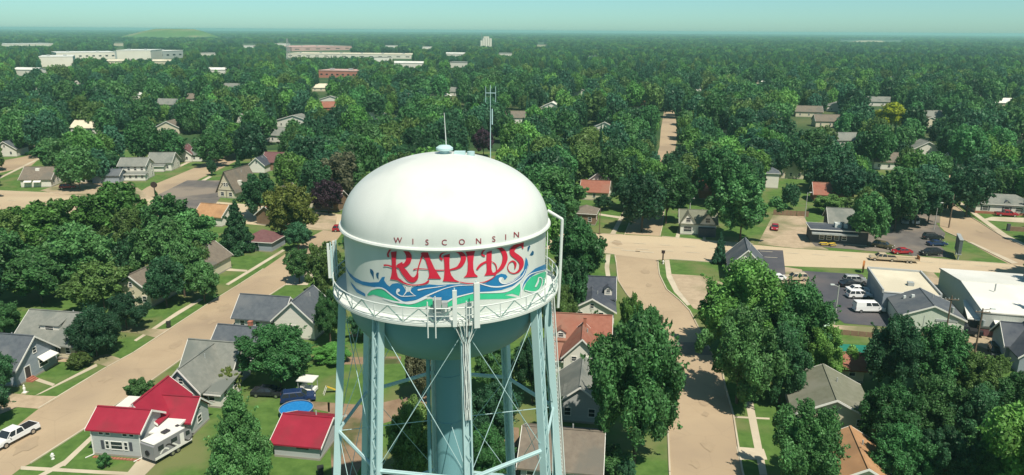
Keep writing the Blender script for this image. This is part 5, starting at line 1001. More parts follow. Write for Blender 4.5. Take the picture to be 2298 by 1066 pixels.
vehicle('pickup', 'red pickup truck beside the white brick based house', 'car_red', (2240, 484), (2275, 486)); vehicle('suv', 'dark red car beside the white awning house near the green field', 'car_red', (140, 424), (165, 423)); vehicle('sedan', 'dark car on the lawn of the far left house', 'car_black', (28, 345), (50, 343))
vehicle('suv', 'dark red car on the highway at the left of the tank', 'car_red', (757, 519), (778, 519)); vehicle('suv', 'black sport utility vehicle below the warehouse at the right edge', 'car_black', (2228, 782), (2238, 812)); vehicle('pickup', 'black pickup truck by the shop garage door', 'car_black', (2176, 752), (2148, 748))
vehicle('sedan', 'white car in the tree shade at the bottom right', 'car_silver', (1962, 1058), (2020, 1062))
# ================================================================== STREET FURNITURE, YARD THINGS
pole_((2118, 772), 664, 'wooden power pole with a transformer before the slate shop', arm=1, tr=True); pole_((2186, 800), 692, 'taller wooden power pole with a lamp arm near the warehouse corner', arm=1, tr=True, lamp=1.4)
pole_((1872, 726), 640, 'pale light pole at the near edge of the asphalt lot', 'grey_pole', .13, lamp=-1.2, name='light_pole', cat='light pole'); pole_((2129, 511), 436, 'dark wooden pole at the bend of the right road', r=.18); pole_((1806, 490), 432, 'pale light pole left of the tavern', 'grey_pole', .12, lamp=.8, name='light_pole', cat='light pole')
pole_((1345, 526), 468, 'dark pole on the lawn at the highway corner', r=.14); pole_((1483, 780), 710, 'wooden pole on the kerb beside the big street maple', r=.15); pole_((2096, 515), 455, 'pale light pole at the back of the tavern lot', 'grey_pole', .11, lamp=.8, name='light_pole', cat='light pole')
for px, top, lb in (((76, 300), 258, 'bare power pole at the far left beside the brown ranch house'), ((309, 285), 215, 'tall power pole with two crossarms in the left woods'), ((222, 272), 234, 'bare power pole left of the tall two armed pole'), ((512, 350), 305, 'pale pole at the end of the left side street'), ((634, 412), 345, 'pole right of the purple roofed house'), ((540, 190), 145, 'left of two far bare poles above the left woods'), ((508, 178), 148, 'right of two far bare poles above the left woods'), ((918, 262), 208, 'bare pole above the dome in the far trees'), ((934, 268), 232, 'short bare pole beside the cream far house'), ((1795, 218), 180, 'thin pole among the far trees on the right'), ((2153, 300), 255, 'bare pole in the right hand woods'), ((230, 285), 270, 'stub of a pole in the left woods'), ((1546, 500), 440, 'white pole behind the twin gabled house'), ((796, 190), 150, 'pole right of the red brick school')):
    pole_(px, top, lb, 'grey_pole' if 'pale' in lb or 'white' in lb else 'wood_pole', .16, arm=2 if 'two crossarms' in lb else 1)
def hydrant(px, label):
    t = thing('fire_hydrant', label, 'fire hydrant', at(*px)); b = MB(); b.lathe([(.2, 0), (.2, .08), (.14, .1), (.14, .6), (.19, .62), (.17, .75), (.06, .85)], 12); b.build('barrel', 'trim_white', t); b = MB(); b.tube((-.26, 0, .48), (.26, 0, .48), .08, n=8); b.tube((0, -.25, .45), (0, 0, .45), .1, n=8); b.build('nozzle', 'roof_white', t)
hydrant((119, 1030), 'white fire hydrant on the verge before the red roofed house'); hydrant((1488, 592), 'small hydrant at the right street corner')
t = thing('garden_statue', 'small pale garden statue on the lawn of the slate blue house', 'statue', at(56, 882)); b = MB(); b.lathe([(.3, 0), (.3, .2), (.14, .3), (.2, .8), (.1, 1.05), (.14, 1.2), (.02, 1.4)], 12); b.build('figure', 'trim_white', t); b = MB(); b.box(-.35, -.35, 0, .35, .35, .12); b.build('plinth', 'concrete', t)
def bin_(px, label):
    t = thing('wheelie_bin', label, 'rubbish bin', at(*px), .3); b = MB(); b.add([(-.28, -.3, .1), (.28, -.3, .1), (.28, .3, .1), (-.28, .3, .1), (-.36, -.4, 1.05), (.36, -.4, 1.05), (.36, .4, 1.05), (-.36, .4, 1.05)], [(0, 1, 5, 4), (1, 2, 6, 5), (2, 3, 7, 6), (3, 0, 4, 7), (0, 3, 2, 1), (4, 5, 6, 7)]); b.build('body', 'bin_dark', t); b = MB(); b.box(-.39, -.43, 1.05, .39, .43, 1.13); b.build('lid', 'bin_dark', t); b = MB(); b.tube((-.34, .36, .13), (.34, .36, .13), .13, n=10); b.build('wheel', 'rubber', t)
bin_((379, 735), 'dark wheelie bin at the kerb of the left street'); bin_((720, 1066), 'dark bin in the grass below the red roofed garage')
# pool: frame walls, water, rim
t = thing('swimming_pool', 'round above ground pool with bright blue water behind the red roofed garage', 'pool', at(666, 932)); b = MB(); b.lathe([(2.3, 0), (2.3, 1.15)], 36, cap=False); b.build('pool_wall', 'pool_wall', t); b = MB(); b.lathe([(.01, 1.0), (2.28, 1.0)], 36, cap=False); b.build('water', 'pool_blue', t); b = MB(); b.lathe([(2.26, 1.13), (2.36, 1.13), (2.36, 1.18), (2.26, 1.18), (2.26, 1.13)], 36, cap=False); b.build('rim', 'car_silver', t)
t = thing('golf_cart', 'small cart with a flat white roof beside the dark blue vehicle', 'cart', at(692, 880), R(-10)); b = MB(); b.box(-1.3, -1.1, 2.15, 1.3, 1.1, 2.3); b.build('canopy', 'roof_white', t)
for x in (-1.1, 1.1):
    for y in (-.9, .9): b = MB(); b.bar((x, y, .3), (x, y, 2.15), .08); b.build('post', 'steel_grey', t)
b = MB(); b.box(-1.2, -.8, .3, 1.2, .8, .75); b.box(-.9, -.7, .75, -.4, .7, 1.3); b.build('body', 'trim_white', t)
for x in (-.8, .8):
    for y in (-.8, .8): ty, rm = wheel_mesh(.3); wo_ = obj('wheel', ty, t, (x, y, .3)); obj('rim', rm, wo_)
t = thing('play_slide', 'small yellow and white play slide on the lawn left of the tower leg', 'slide', at(735, 884), .5); b = MB(); b.bar((0, 0, 1.2), (1.6, 0, .15), .5, .08); b.build('slide', 'yellow_plastic', t)
for s_ in (-.25, .25): b = MB(); b.bar((-.1, s_, 1.25), (-.6, s_, 0), .07); b.build('ladder_rail', 'trim_white', t)
# signs
def sign(px, top, label, w_, h_, mat, post='sign_dark', rz=0.0, oval=False, depth=.3):
    p = at(*px); lo, hi = .5, 30.0
    for _ in range(30):
        m = (lo + hi) / 2
        if proj((p.x, p.y, m))[1] > top: lo = m
        else: hi = m
    t = thing('pole_sign', label, 'sign', p, rz); MB().tube((0, 0, 0), (0, 0, lo - h_ * .5), .16, n=10).build('post', post, t); b = MB()
    if oval: b.prism([(math.cos(2 * math.pi * i / 20) * w_ / 2, lo - h_ / 2 + math.sin(2 * math.pi * i / 20) * h_ / 2) for i in range(20)], lambda x, z: (x, -depth / 2, z), lambda x, z: (x, depth / 2, z))
    else: b.box(-w_ / 2, -depth / 2, lo - h_, w_ / 2, depth / 2, lo)
    b.build('panel', mat, t); return t
sign((349, 446), 408, 'dark oval sign on a post beside the parking lot', 2.2, 1.9, 'sign_dark', rz=R(-10), oval=True); sign((1936, 612), 585, 'dark and orange pole sign at the corner of the cream roofed shop', 2.2, 2.0, 'sign_orange', rz=R(62), oval=True, depth=.4); sign((1487, 590), 562, 'small street sign on a post at the corner of the right street', .8, .7, 'sign_dark', rz=R(-10))
t = thing('billboard', 'large dark billboard seen edge on over the tavern lawn', 'billboard', at(2147, 577), R(66)); b = MB(); b.box(-3.2, -.35, 1.6, 3.2, .35, 5.0); b.build('panel', 'sign_grey', t); b = MB(); b.box(-3.3, -.42, 1.45, 3.3, .42, 1.6); b.box(-3.3, -.42, 5.0, 3.3, .42, 5.12); b.build('frame', 'steel_grey', t)
for x in (-2.2, 2.2): MB().tube((x, 0, 0), (x, 0, 1.5), .18, n=8).build('post', 'steel_grey', t)
t = thing('dumpster', 'rusty dark dumpster under the warehouse lean-to', 'dumpster', at(2213, 752), R(-14)); b = MB(); b.box(-1.4, -.9, .15, 1.4, .9, 1.5); b.build('body', 'roof_maroon', t); b = MB(); b.box(-1.45, -.95, 1.5, 1.45, .95, 1.6); b.build('lid', 'bin_dark', t)
t = thing('hedge_wall', 'dark low brick wall on the lawn at the right edge', 'wall', at(2262, 518), R(-14)); b = MB(); b.box(0, 0, 0, 9, .5, 1.2); b.build('wall', 'brown_siding', t); b = MB(); b.box(-.3, -.15, 0, .4, .65, 1.9); b.build('pier', 'dark_wall', t)
t = thing('timber_fence', 'dark low timber fence behind the green yard below the lot', 'fence', at(1856, 748), R(-14))
for i in range(8): b = MB(); b.box(i * 1.3, 0, 0, i * 1.3 + 1.22, .08, .95); b.build('fence_panel', 'brown_siding', t)
t = thing('yard_fence', 'long brown fence at the back of the gravel lot', 'fence', at(1735, 482), R(-14))
for i in range(9): b = MB(); b.box(i * 1.1, 0, 0, i * 1.1 + 1.03, .08, 1.6); b.build('fence_panel', 'brown_siding', t)
for k, px in enumerate(((1848, 551), (1866, 552))):
    t = thing('picnic_table', ('left' if k == 0 else 'right') + ' one of two yellow picnic tables before the tavern', 'table', at(*px), R(20 * k), 'picnic tables before the tavern'); b = MB(); b.box(-.9, -.4, .7, .9, .4, .78); b.build('tabletop', 'yellow_plastic', t)
    for y in (-.75, .75): b = MB(); b.box(-.9, y - .14, .42, .9, y + .14, .48); b.build('bench', 'yellow_plastic', t)
    for x in (-.7, .7): b = MB(); b.bar((x, -.8, 0), (x, .2, .7), .09); b.bar((x, .8, 0), (x, -.2, .7), .09); b.build('leg', 'brown_siding', t)
# ================================================================== HAND PLACED TREES (crown boxes read from the photo)
BL = 'bush'
tpx(163, 692, 274, 803, 'round', 'dark', 'dense round dark tree on the verge before the wide bungalow', 800, cb=.15); tpx(152, 792, 206, 828, 'round', 'olive', 'round flowering bush by the sidewalk below the round dark tree', 826, cb=.0, nm='shrub', cat=BL)
tpx(-30, 680, 54, 750, 'round', 'green', 'green tree behind the bungalow at the left edge', 755); tpx(-70, 780, 32, 895, 'broad', 'dark', 'dark tree at the left edge in front of the slate blue house', 902); tpx(-95, 845, 22, 952, 'round', 'dark', 'dark tree at the left edge by the pickup truck', 960)
tpx(465, 868, 622, 1090, 'pyramid', 'green', 'tall cone shaped maple between the trailer and the red roofed garage', 1085, cb=.6); tpx(545, 735, 716, 862, 'broad', 'green', 'wide green tree behind the blue pool', 868); tpx(706, 655, 778, 775, 'broad', 'green', 'green tree at the left of the tower legs', 775); tpx(690, 545, 778, 690, 'broad', 'olive', 'olive tree between the left street and the tank', 680)
tpx(640, 560, 705, 640, 'round', 'green', 'round tree at the mouth of the left street', 635); tpx(285, 850, 348, 908, 'broad', 'green', 'green shrub at the kerb behind the red roof', 902, cb=.1, nm='shrub', cat=BL); tpx(222, 1018, 252, 1055, 'broad', 'green', 'young sapling on the front lawn of the red roofed house', 1050, nm='sapling'); tpx(405, 862, 440, 890, 'round', 'dark', 'dark shrub against the grey gable wall', 890, cb=.0, nm='shrub', cat=BL)
tpx(488, 830, 545, 882, 'broad', 'orange', 'straw coloured flower bed beside the grey house', 880, cb=.0, nm='shrub', cat=BL); tpx(450, 880, 480, 912, 'broad', 'brownish', 'brown shrub in front of the grey house lean-to', 910, cb=.0, nm='shrub', cat=BL); tpx(700, 775, 790, 815, 'broad', 'bright', 'low bright shrubs on the lawn left of the tower leg', 812, cb=.0, nm='shrub', cat=BL); tpx(105, 782, 145, 800, 'round', 'dark', 'low dark shrub under the bungalow window', 800, cb=.0, nm='shrub', cat=BL)
tpx(1313, 712, 1532, 1050, 'round', 'green', 'big dense street maple covering the right kerb', 1040, cb=2.2); tpx(1386, 665, 1440, 762, 'broad', 'bright', 'bright green young tree behind the big street maple', 760, cb=.8); tpx(1432, 688, 1484, 765, 'round', 'green', 'small tree beside the kerb pole', 760, cb=.8); tpx(1318, 682, 1352, 718, 'round', 'green', 'small tree before the dark slate front gable', 722, cb=.3)
tpx(1380, 1030, 1428, 1075, 'round', 'dark', 'dark shrub at the bottom under the big street maple', 1075, cb=0, nm='shrub', cat=BL); tpx(1325, 1005, 1420, 1060, 'broad', 'green', 'green hedge at the bottom under the big street maple', 1062, cb=0, nm='shrub', cat=BL)
for bx, st, ti, lb, bs in (((870, 905, 990, 1080), 'broad', 'olive', 'olive tree between the left legs and the riser pipe', 1100), ((905, 780, 985, 880), 'broad', 'brownish', 'brownish tree behind the riser pipe on its left', 900), ((1060, 770, 1160, 870), 'broad', 'green', 'green tree right of the riser behind the tower legs', 890), ((1050, 860, 1170, 990), 'round', 'dark', 'dark tree right of the riser pipe low between the legs', 1010), ((1030, 960, 1150, 1090), 'broad', 'green', 'green tree at the bottom between the right tower legs', 1110), ((1150, 760, 1240, 900), 'round', 'dark', 'dark tree left of the rust roofed cross gable house', 905), ((1200, 880, 1262, 990), 'broad', 'dark', 'dark tree beside the grey green roofed house', 990), ((780, 700, 850, 760), 'round', 'dark', 'dark round tree behind the left tower legs', 765)):
    tpx(*bx, st, ti, lb, bs)
for bx, st, ti, lb, bs in (((1235, 495, 1352, 640), 'broad', 'green', 'green tree left of the highway junction beside the tank', 655), ((1240, 575, 1325, 700), 'round', 'dark', 'dark tree behind the dark slate house', 715), ((1222, 640, 1290, 745), 'broad', 'olive', 'olive tree right of the gallery', 740), ((1180, 380, 1310, 490), 'broad', 'green', 'large green tree right of the dome beyond the highway', 520), ((1225, 430, 1300, 520), 'round', 'dark', 'dark tree left of the brown porch house', 520)):
    tpx(*bx, st, ti, lb, bs)
GC = 'trees of the big clump right of the street'
for bx, st, ti, lb, bs in (((1562, 592, 1762, 790), 'broad', 'bright', 'bright green tree at the top of the big clump right of the street', 800), ((1690, 640, 1860, 830), 'round', 'green', 'green tree on the right flank of the big clump', 830), ((1575, 690, 1730, 905), 'broad', 'green', 'tree leaning over the street in the big clump', 905), ((1690, 740, 1805, 915), 'broad', 'dark', 'darkest tree at the foot of the big clump', 905), ((1790, 735, 1895, 860), 'broad', 'bright', 'pale green tree at the lower right of the big clump', 862)):
    tpx(bx[0] - 4, bx[1], bx[2] + 4, bx[3], st, ti, lb, bs, group=GC, cb=.6)
tpx(1716, 905, 1882, 1100, 'broad', 'green', 'full green tree covering the left corner of the olive roofed house', 1110); tpx(1595, 522, 1632, 592, 'conifer', 'bluish', 'narrow conifer beside the blue slate roofed house', 592)
GM = 'trees of the wood in the bottom right corner'
for i, (bx, st, ti, lb, bs) in enumerate((((1935, 716, 2060, 880), 'broad', 'dark', 'dark tree before the slate shop, left one of the pair', 885), ((2035, 735, 2165, 885), 'broad', 'green', 'green tree before the slate shop, right one of the pair', 890), ((2130, 800, 2240, 920), 'broad', 'olive', 'olive tree below the corner power pole', 925), ((1925, 870, 2050, 1010), 'round', 'green', 'fresh green tree right of the olive roofed house', 1015), ((2020, 850, 2150, 1000), 'broad', 'green', 'middle green tree of the bottom right wood', 1005), ((2120, 880, 2240, 1030), 'broad', 'dark', 'dark tree in the middle of the bottom right wood', 1035), ((2210, 840, 2330, 990), 'broad', 'green', 'green tree at the right edge of the bottom right wood', 990), ((1950, 960, 2070, 1075), 'broad', 'green', 'lower green tree right of the orange brown roof', 1085), ((2050, 965, 2170, 1090), 'round', 'dark', 'lower dark tree in the bottom right wood', 1100), ((2160, 970, 2290, 1100), 'broad', 'green', 'lower green tree near the bottom right corner', 1110), ((2250, 960, 2360, 1080), 'round', 'green', 'green tree in the very corner at the bottom right', 1090), ((1930, 1040, 1990, 1090), 'round', 'olive', 'small olive tree beside the orange brown roof', 1095), ((2225, 800, 2262, 850), 'broad', 'olive', 'low olive bush by the black vehicle at the right edge', 850), ((1895, 640, 1925, 660), 'round', 'green', 'tiny bush in the shop lot', 660))):
    q = 8 if i < 11 else 0
    if i < 13: tpx(bx[0] - q, bx[1], bx[2] + q, bx[3], st, ti, lb, bs, group=GM, cb=.7)
for bx, st, ti, lb, bs in (((1432, 382, 1556, 500), 'broad', 'green', 'large green tree on the corner of the north street', 502), ((1590, 400, 1730, 548), 'broad', 'green', 'large green tree above the twin gabled house', 545), ((1898, 438, 1990, 552), 'round', 'green', 'round green tree in front of the tavern', 552), ((1985, 385, 2120, 505), 'broad', 'dark', 'dark evergreen mass behind the tavern lot', 508), ((1330, 440, 1376, 470), 'round', 'dark', 'shrub before the rust red front roof', 472), ((1370, 400, 1450, 470), 'broad', 'dark', 'dark tree at the end of the north street lawn', 470), ((1640, 330, 1722, 420), 'round', 'bright', 'bright round tree left of the narrow white house', 428), ((1820, 440, 1900, 475), 'broad', 'olive', 'olive hedge trees behind the tavern', 478), ((2050, 420, 2115, 500), 'broad', 'green', 'green tree at the bend of the right road', 500), ((2140, 350, 2230, 440), 'broad', 'dark', 'dark tree over the white brick based house', 450), ((2230, 370, 2330, 445), 'round', 'dark', 'dark tree behind the red pickup at the right edge', 450)):
    tpx(*bx, st, ti, lb, bs)
GL = 'trees left of the highway'
for bx, st, ti, lb, bs in (((185, 412, 345, 545), 'broad', 'bright', 'bright green tree nearest the highway on the left', 560), ((35, 445, 200, 570), 'broad', 'bright', 'light green tree below the highway at the left', 590), ((-30, 475, 80, 590), 'broad', 'olive', 'pale olive tree at the left edge below the highway', 600), ((105, 505, 255, 640), 'broad', 'green', 'green tree in the middle of the left grove', 655), ((15, 560, 175, 670), 'round', 'green', 'round green tree at the bottom of the left grove', 680), ((325, 440, 445, 560), 'broad', 'green', 'green tree below the oval sign', 575), ((250, 470, 350, 580), 'broad', 'olive', 'olive green tree right of the bright grove tree', 590), ((540, 390, 632, 480), 'broad', 'dark', 'dark tree right of the half timbered gable', 490), ((600, 418, 716, 545), 'broad', 'orange', 'orange tinted green tree at the highway bend', 545), ((492, 445, 580, 560), 'conifer', 'dark', 'dark conifer left of the maroon garage', 565), ((700, 405, 776, 478), 'broad', 'purple', 'dark purple leaved tree left of the tank', 480), ((370, 480, 490, 590), 'broad', 'green', 'green tree above the tan gabled house', 600), ((330, 580, 420, 680), 'broad', 'dark', 'dark tree beside the tan gabled house', 690), ((170, 590, 300, 680), 'broad', 'olive', 'olive tree at the bottom of the left grove', 695), ((420, 590, 500, 670), 'broad', 'green', 'green tree on the lawn by the tan gabled house', 680), ((240, 660, 330, 735), 'broad', 'dark', 'dark tree shading the lawn above the gravel drive', 740), ((465, 360, 488, 392), 'round', 'dark', 'little round tree beside the left side street', 394), ((522, 350, 550, 392), 'conifer', 'dark', 'slim dark conifer by the purple roofed house', 394), ((640, 500, 700, 560), 'broad', 'dark', 'dark tree right of the maroon garage', 562), ((100, 312, 250, 398), 'broad', 'green', 'broad green tree behind the white gable house', 388), ((230, 345, 290, 420), 'round', 'dark', 'dark tree left of the white porch house', 396), ((455, 345, 500, 372), 'round', 'green', 'low tree beyond the third white house', 362), ((350, 595, 400, 640), 'round', 'green', 'green bush left of the tan gabled house', 640)):
    tpx(*bx, st, ti, lb, bs, group=GL)
tpx(1960, 232, 2036, 285, 'broad', 'yellow', 'yellow green tree standing out of the right hand woods', 296); tpx(1060, 290, 1110, 350, 'round', 'purple', 'dark purple tree behind the antenna mast', 352); tpx(1112, 262, 1160, 322, 'round', 'green', 'round dark tree right of the antenna mast', 322)
# ================================================================== SCATTERED TREES
KEEP += [(1960, 230, 2040, 272), (1055, 290, 1115, 350), (0, 295, 90, 350), (0, 345, 100, 400), (0, 372, 48, 440), (50, 380, 335, 448), (262, 330, 470, 404), (300, 332, 585, 450), (360, 390, 560, 470), (552, 340, 615, 385), (1298, 380, 1372, 445), (1285, 450, 1340, 500), (1338, 455, 1432, 530), (1395, 470, 1485, 530), (1520, 472, 1606, 540), (1565, 392, 1624, 445), (1714, 378, 1748, 414), (1820, 412, 1905, 448),
         (1700, 470, 2140, 640), (2108, 425, 2330, 600), (1484, 232, 1518, 345), (0, 425, 780, 480), (680, 470, 780, 530), (1240, 520, 1700, 600), (0, 600, 2298, 1200), (480, 525, 760, 640), (1725, 445, 1800, 480), (1780, 235, 1830, 290), (2060, 455, 2110, 510), (330, 340, 345, 440)]
LAND = [(985, 345, 'the top of the dome'), (1098, 280, 'the antenna mast'), (1500, 285, 'the long north street'), (1995, 260, 'the yellow green tree'), (2245, 450, 'the white brick based house'), (1860, 430, 'the rust red ranch roof'), (1730, 400, 'the narrow white house'), (1595, 420, 'the chimney house'), (1340, 400, 'the rust red front roof'), (735, 230, 'the rust roofed far house'), (640, 270, 'the white roofed far house'), (430, 220, 'the two armed power pole'),
        (300, 370, 'the white porch house'), (430, 345, 'the third white house'), (90, 400, 'the white gable house'), (20, 320, 'the brown ranch house'), (590, 360, 'the purple roofed house'), (740, 430, 'the purple leaved tree'), (758, 160, 'the red brick school'), (960, 260, 'the cream far house'), (1230, 240, 'the small white far house'), (1410, 243, 'the tan roofed far house'), (1870, 240, 'the white gabled far house'), (2095, 265, 'the grey roofed far house'),
        (1660, 300, 'the small white house in the woods'), (2150, 300, 'the bare pole in the right woods'), (250, 240, 'the tiny white far house'), (60, 270, 'the bare pole at the far left'), (1820, 340, 'the trees above the narrow white house'), (2200, 360, 'the trees at the right edge'), (860, 330, 'the left shoulder of the dome'), (1230, 350, 'the right shoulder of the dome')]
def on_keep(x, y, h, r, ground_only=False):
    p0 = proj((x, y, 0.0))
    for q in ((x, y, h), (x - r * .8, y, h * .6), (x + r * .8, y, h * .6), (x, y, h * .55), (x - r * .5, y, h * .9), (x + r * .5, y, h * .9)):
        u = proj(q)
        for a in KEEP:
            if p0[1] > a[1] and a[0] < u[0] < a[2] and a[1] < u[1] < a[3]: return True
    return False
def near_label(u, fmt):
    for L_ in sorted(LAND, key=lambda l: abs(l[0] - u[0]) + 1.6 * abs(l[1] - u[1]))[:6]:
        dx, dy = u[0] - L_[0], u[1] - L_[1]
        rel = ('right of' if dx > 0 else 'left of') if abs(dx) > abs(dy) * 1.4 else ('behind' if dy < 0 else 'in front of')
        lb = fmt % (('close ' if math.hypot(dx, dy) < 60 else '') + rel + ' ' + L_[2])
        if lb not in labs: break
    else: lb = fmt % (rel + ' ' + L_[2])
    labs[lb] = labs.get(lb, 0) + 1; return lb
labs = {}
for k, (x, y, wd) in enumerate(FAR2):                                   # white walls and pale roofs that show among the far trees
    p = at(x, y); dep = proj(p)[2]; rm = rnd.choice(('roof_white', 'roof_grey', 'roof_grey', 'roof_brown', 'roof_cream')); wm = rnd.choice(('white_siding', 'white_siding', 'cream_siding')); s_ = FPX / dep; big = wd >= 30
    lb = near_label((x, y - 5), ('low far building with a ' if big else 'pale far house with a ') + {'roof_white': 'white', 'roof_grey': 'grey', 'roof_brown': 'brown', 'roof_cream': 'cream'}[rm] + ' roof %s')
    house(lb, (x, y), [B_(0, 0, wd, 9 if not big else 22, 3.4 if not big else 8, rnd.choice('uv') if not big else 'f', 3.0 if not big else 0, rm, wm, win={'F': 3} if not big else None, gw=False)], ang=rnd.choice((-14, -8, 0, 20)), group='far houses among the trees', name='far_house' if not big else 'far_building', cat='house' if not big else 'building')
    KEEP.append((x - 2, y - (7 if not big else 10) * s_ - 2, x + wd * s_ * .8, y - 2.6 * s_))
cand = []; g = random.Random(23)
def valid_view(x, y): u = proj((x, y, 6.0)); return -140 < u[0] < PW + 140 and u[1] < 1150
yy = 60.0
while yy < 800:
    sp = 8.4 if yy < 420 else 9.6
    xx = -yy * .78 - 30
    while xx < yy * .78 + 30:
        x, y = xx + g.uniform(-.42, .42) * sp, yy + g.uniform(-.42, .42) * sp; xx += sp
        if not valid_view(x, y): continue
        con = g.random() < .07; r = g.choice((3.0, 4.4, 5.4, 6.6)) * g.uniform(.9, 1.1) if not con else g.uniform(2.0, 3.2); h = r * g.uniform(1.9, 2.5) + 1.5 if not con else g.uniform(10, 16)
        if y > 300 and math.sin(x * .021 + 2.0) * math.sin(y * .017 + x * .006) > .74: continue
        if any((x - a) ** 2 + (y - b_) ** 2 < (.62 * (r + c)) ** 2 for a, b_, c in TREES): continue
        if on_keep(x, y, h, r): continue
        cand.append((x, y, h, r, con))
    yy += sp
cand.sort(key=lambda c: -c[3] / proj((c[0], c[1], 5))[2])
NIND = 298 - len(TREES)
WORDS = {'green': 'mid green', 'dark': 'dark green', 'bright': 'bright green', 'olive': 'olive green', 'bluish': 'blue green', 'brownish': 'brownish'}
rest = cand[NIND:]
for x, y, h, r, con in cand[:NIND]:
    tint = g.choices(['green', 'dark', 'bright', 'olive', 'bluish', 'brownish'], [5, 4, 2.2, 1.6, 2, .35])[0] if not con else g.choice(['dark', 'bluish'])
    sz = 'small' if h < 10 else ('tall' if h > 13.5 else 'middle sized')
    lb = near_label(proj((x, y, h * .6)), f"{sz} {WORDS[tint]} {'conifer' if con else 'tree'} %s")
    d = proj((x, y, 5))[2]
    t = tree(x, y, h, r, 'conifer' if con else g.choice(['round', 'broad', 'broad']), tint, lb, 'trees of the wooded town', lod=2 if d < 190 else 1)
# ================================================================== WOODLAND BEYOND (one object of instanced crowns)
far = [(x, y, h, r, 1 if con else 0) for x, y, h, r, con in rest]
def band(y0, y1, sp, k, skip):
    yy = y0
    while yy < y1:
        xx = -yy * .76 - 60
        while xx < yy * .76 + 60:
            x, y = xx + g.uniform(-.5, .5) * sp, yy + g.uniform(-.5, .5) * sp; xx += sp
            if math.sin(x * .004 + 1.3) * math.sin(y * .0023 + x * .0011) > skip: continue
            r = g.choice((3.0, 4.2, 5.2, 6.6)) * g.uniform(.85, 1.15) * k; h = g.uniform(8, 17)
            if y < 2600 and on_keep(x, y, h, r): continue
            if y >= 2600 and any(a[0] < proj((x, y, 8))[0] < a[2] and a[1] < proj((x, y, 0))[1] < a[3] + 1 for a in KEEP[-70:] if a[3] < 108): continue
            far.append((x, y, h, r, 1 if g.random() < .08 else 0))
        yy += sp
band(800, 1500, 10.5, 1.0, .72); band(1500, 3200, 19, 1.8, .66); band(3200, 7000, 42, 4.0, .9); band(7000, 15000, 110, 10.0, 2)
# leave the landfill and the quarry free
def blocked(x, y):
    for (px, wpx, dp) in (((345, 92), 300, .5), ((1955, 103), 165, .35)):
        p = at(*px); W_ = wpx * proj(p)[2] / FPX / 2
        if ((x - p.x) / W_) ** 2 + ((y - p.y - W_ * dp) / (W_ * dp)) ** 2 < .95: return True
    return False
far = [f for f in far if not blocked(f[0], f[1])]
src = bpy.data.collections.new('woodland_trees'); kinds = []
for i, (st, k, ti) in enumerate((('broad', 0, 'green'), ('broad', 1, 'dark'), ('round', 0, 'bluish'), ('broad', 2, 'bright'), ('round', 1, 'green'), ('broad', 3, 'olive'), ('round', 2, 'dark'), ('round', 3, 'green'), ('conifer', 0, 'dark'), ('conifer', 1, 'bluish'))):
    if 'foliage_' + ti not in MATS: foliage('foliage_' + ti, TINT[ti])
    cm_ = CM[(st, k, 0)].copy(); cm_.materials[0] = MATS['foliage_' + ti]
    o = bpy.data.objects.new('woodland_tree_%02d' % i, cm_); src.objects.link(o); kinds.append(o)
me = bpy.data.meshes.new('woodland'); me.from_pydata([(x, y, h * .08) for x, y, h, r, c in far], [], [])
g2 = np.random.default_rng(5); nf = len(far)
at_ = me.attributes.new('scl', 'FLOAT_VECTOR', 'POINT'); at_.data.foreach_set('vector', np.array([(r, r, h) if not c else (r * .55, r * .55, h * 1.15) for x, y, h, r, c in far], np.float32).ravel())
at_ = me.attributes.new('rot', 'FLOAT_VECTOR', 'POINT'); at_.data.foreach_set('vector', np.stack([np.zeros(nf), np.zeros(nf), g2.uniform(0, 6.28, nf)], 1).astype(np.float32).ravel())
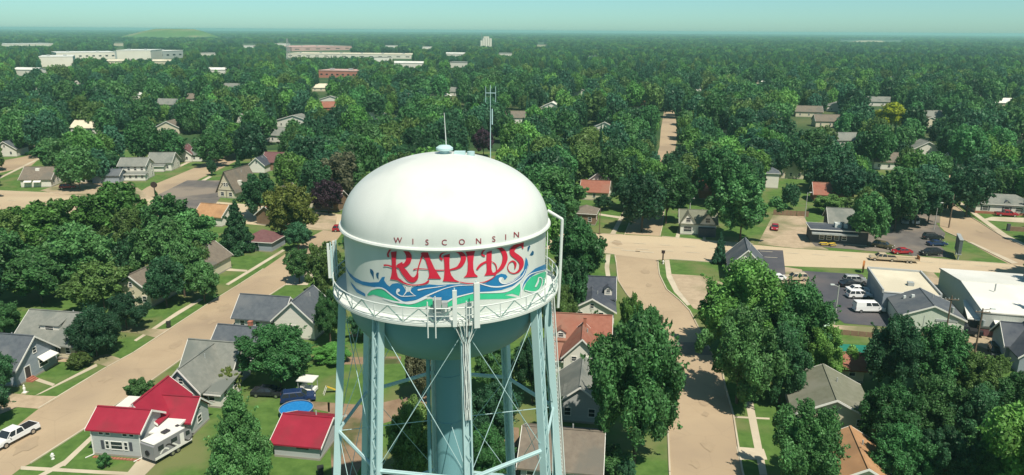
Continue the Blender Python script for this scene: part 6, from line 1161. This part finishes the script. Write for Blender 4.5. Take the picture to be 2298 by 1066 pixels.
at_ = me.attributes.new('kind', 'INT', 'POINT'); at_.data.foreach_set('value', np.array([8 + i % 2 if f[4] else g2.integers(0, 8) for i, f in enumerate(far)], np.int32))
wo_ = obj('woodland', me); struct(wo_, 'stuff')
ng = bpy.data.node_groups.new('woodland', 'GeometryNodeTree'); ng.interface.new_socket('Geometry', in_out='INPUT', socket_type='NodeSocketGeometry'); ng.interface.new_socket('Geometry', in_out='OUTPUT', socket_type='NodeSocketGeometry')
gi, go = ng.nodes.new('NodeGroupInput'), ng.nodes.new('NodeGroupOutput'); ip = ng.nodes.new('GeometryNodeInstanceOnPoints'); ci = ng.nodes.new('GeometryNodeCollectionInfo')
ci.inputs['Collection'].default_value = src; ci.inputs['Separate Children'].default_value = True; ci.inputs['Reset Children'].default_value = True
def attr(nm, ty):
    a = ng.nodes.new('GeometryNodeInputNamedAttribute'); a.data_type = ty; a.inputs['Name'].default_value = nm; return [s_ for s_ in a.outputs if s_.name == 'Attribute' and s_.enabled][0]
L_ = ng.links.new
L_(gi.outputs[0], ip.inputs['Points']); L_(ci.outputs[0], ip.inputs['Instance']); ip.inputs['Pick Instance'].default_value = True
L_(attr('kind', 'INT'), ip.inputs['Instance Index']); L_(attr('rot', 'FLOAT_VECTOR'), ip.inputs['Rotation']); L_(attr('scl', 'FLOAT_VECTOR'), ip.inputs['Scale']); L_(ip.outputs[0], go.inputs[0])
md = wo_.modifiers.new('woodland', 'NODES'); md.node_group = ng
# ================================================================== HAZE
hz = bpy.data.materials.new('haze'); hz.use_nodes = True; n = hz.node_tree; n.nodes.clear(); ho = n.nodes.new('ShaderNodeOutputMaterial'); pv = n.nodes.new('ShaderNodeVolumePrincipled')
pv.inputs['Color'].default_value = (.50, .90, .88, 1); pv.inputs['Density'].default_value = 0.00014; pv.inputs['Anisotropy'].default_value = 0.1; n.links.new(pv.outputs[0], ho.inputs['Volume'])
b = MB(); b.box(-27000, -27000, -1.2, 27000, 27000, 56); hm_ = b.mesh('haze', hz); struct(obj('haze', hm_), 'stuff')
print('TREES', len(TREES), 'FAR', len(far), 'labels shared', sum(1 for v in labs.values() if v > 1))
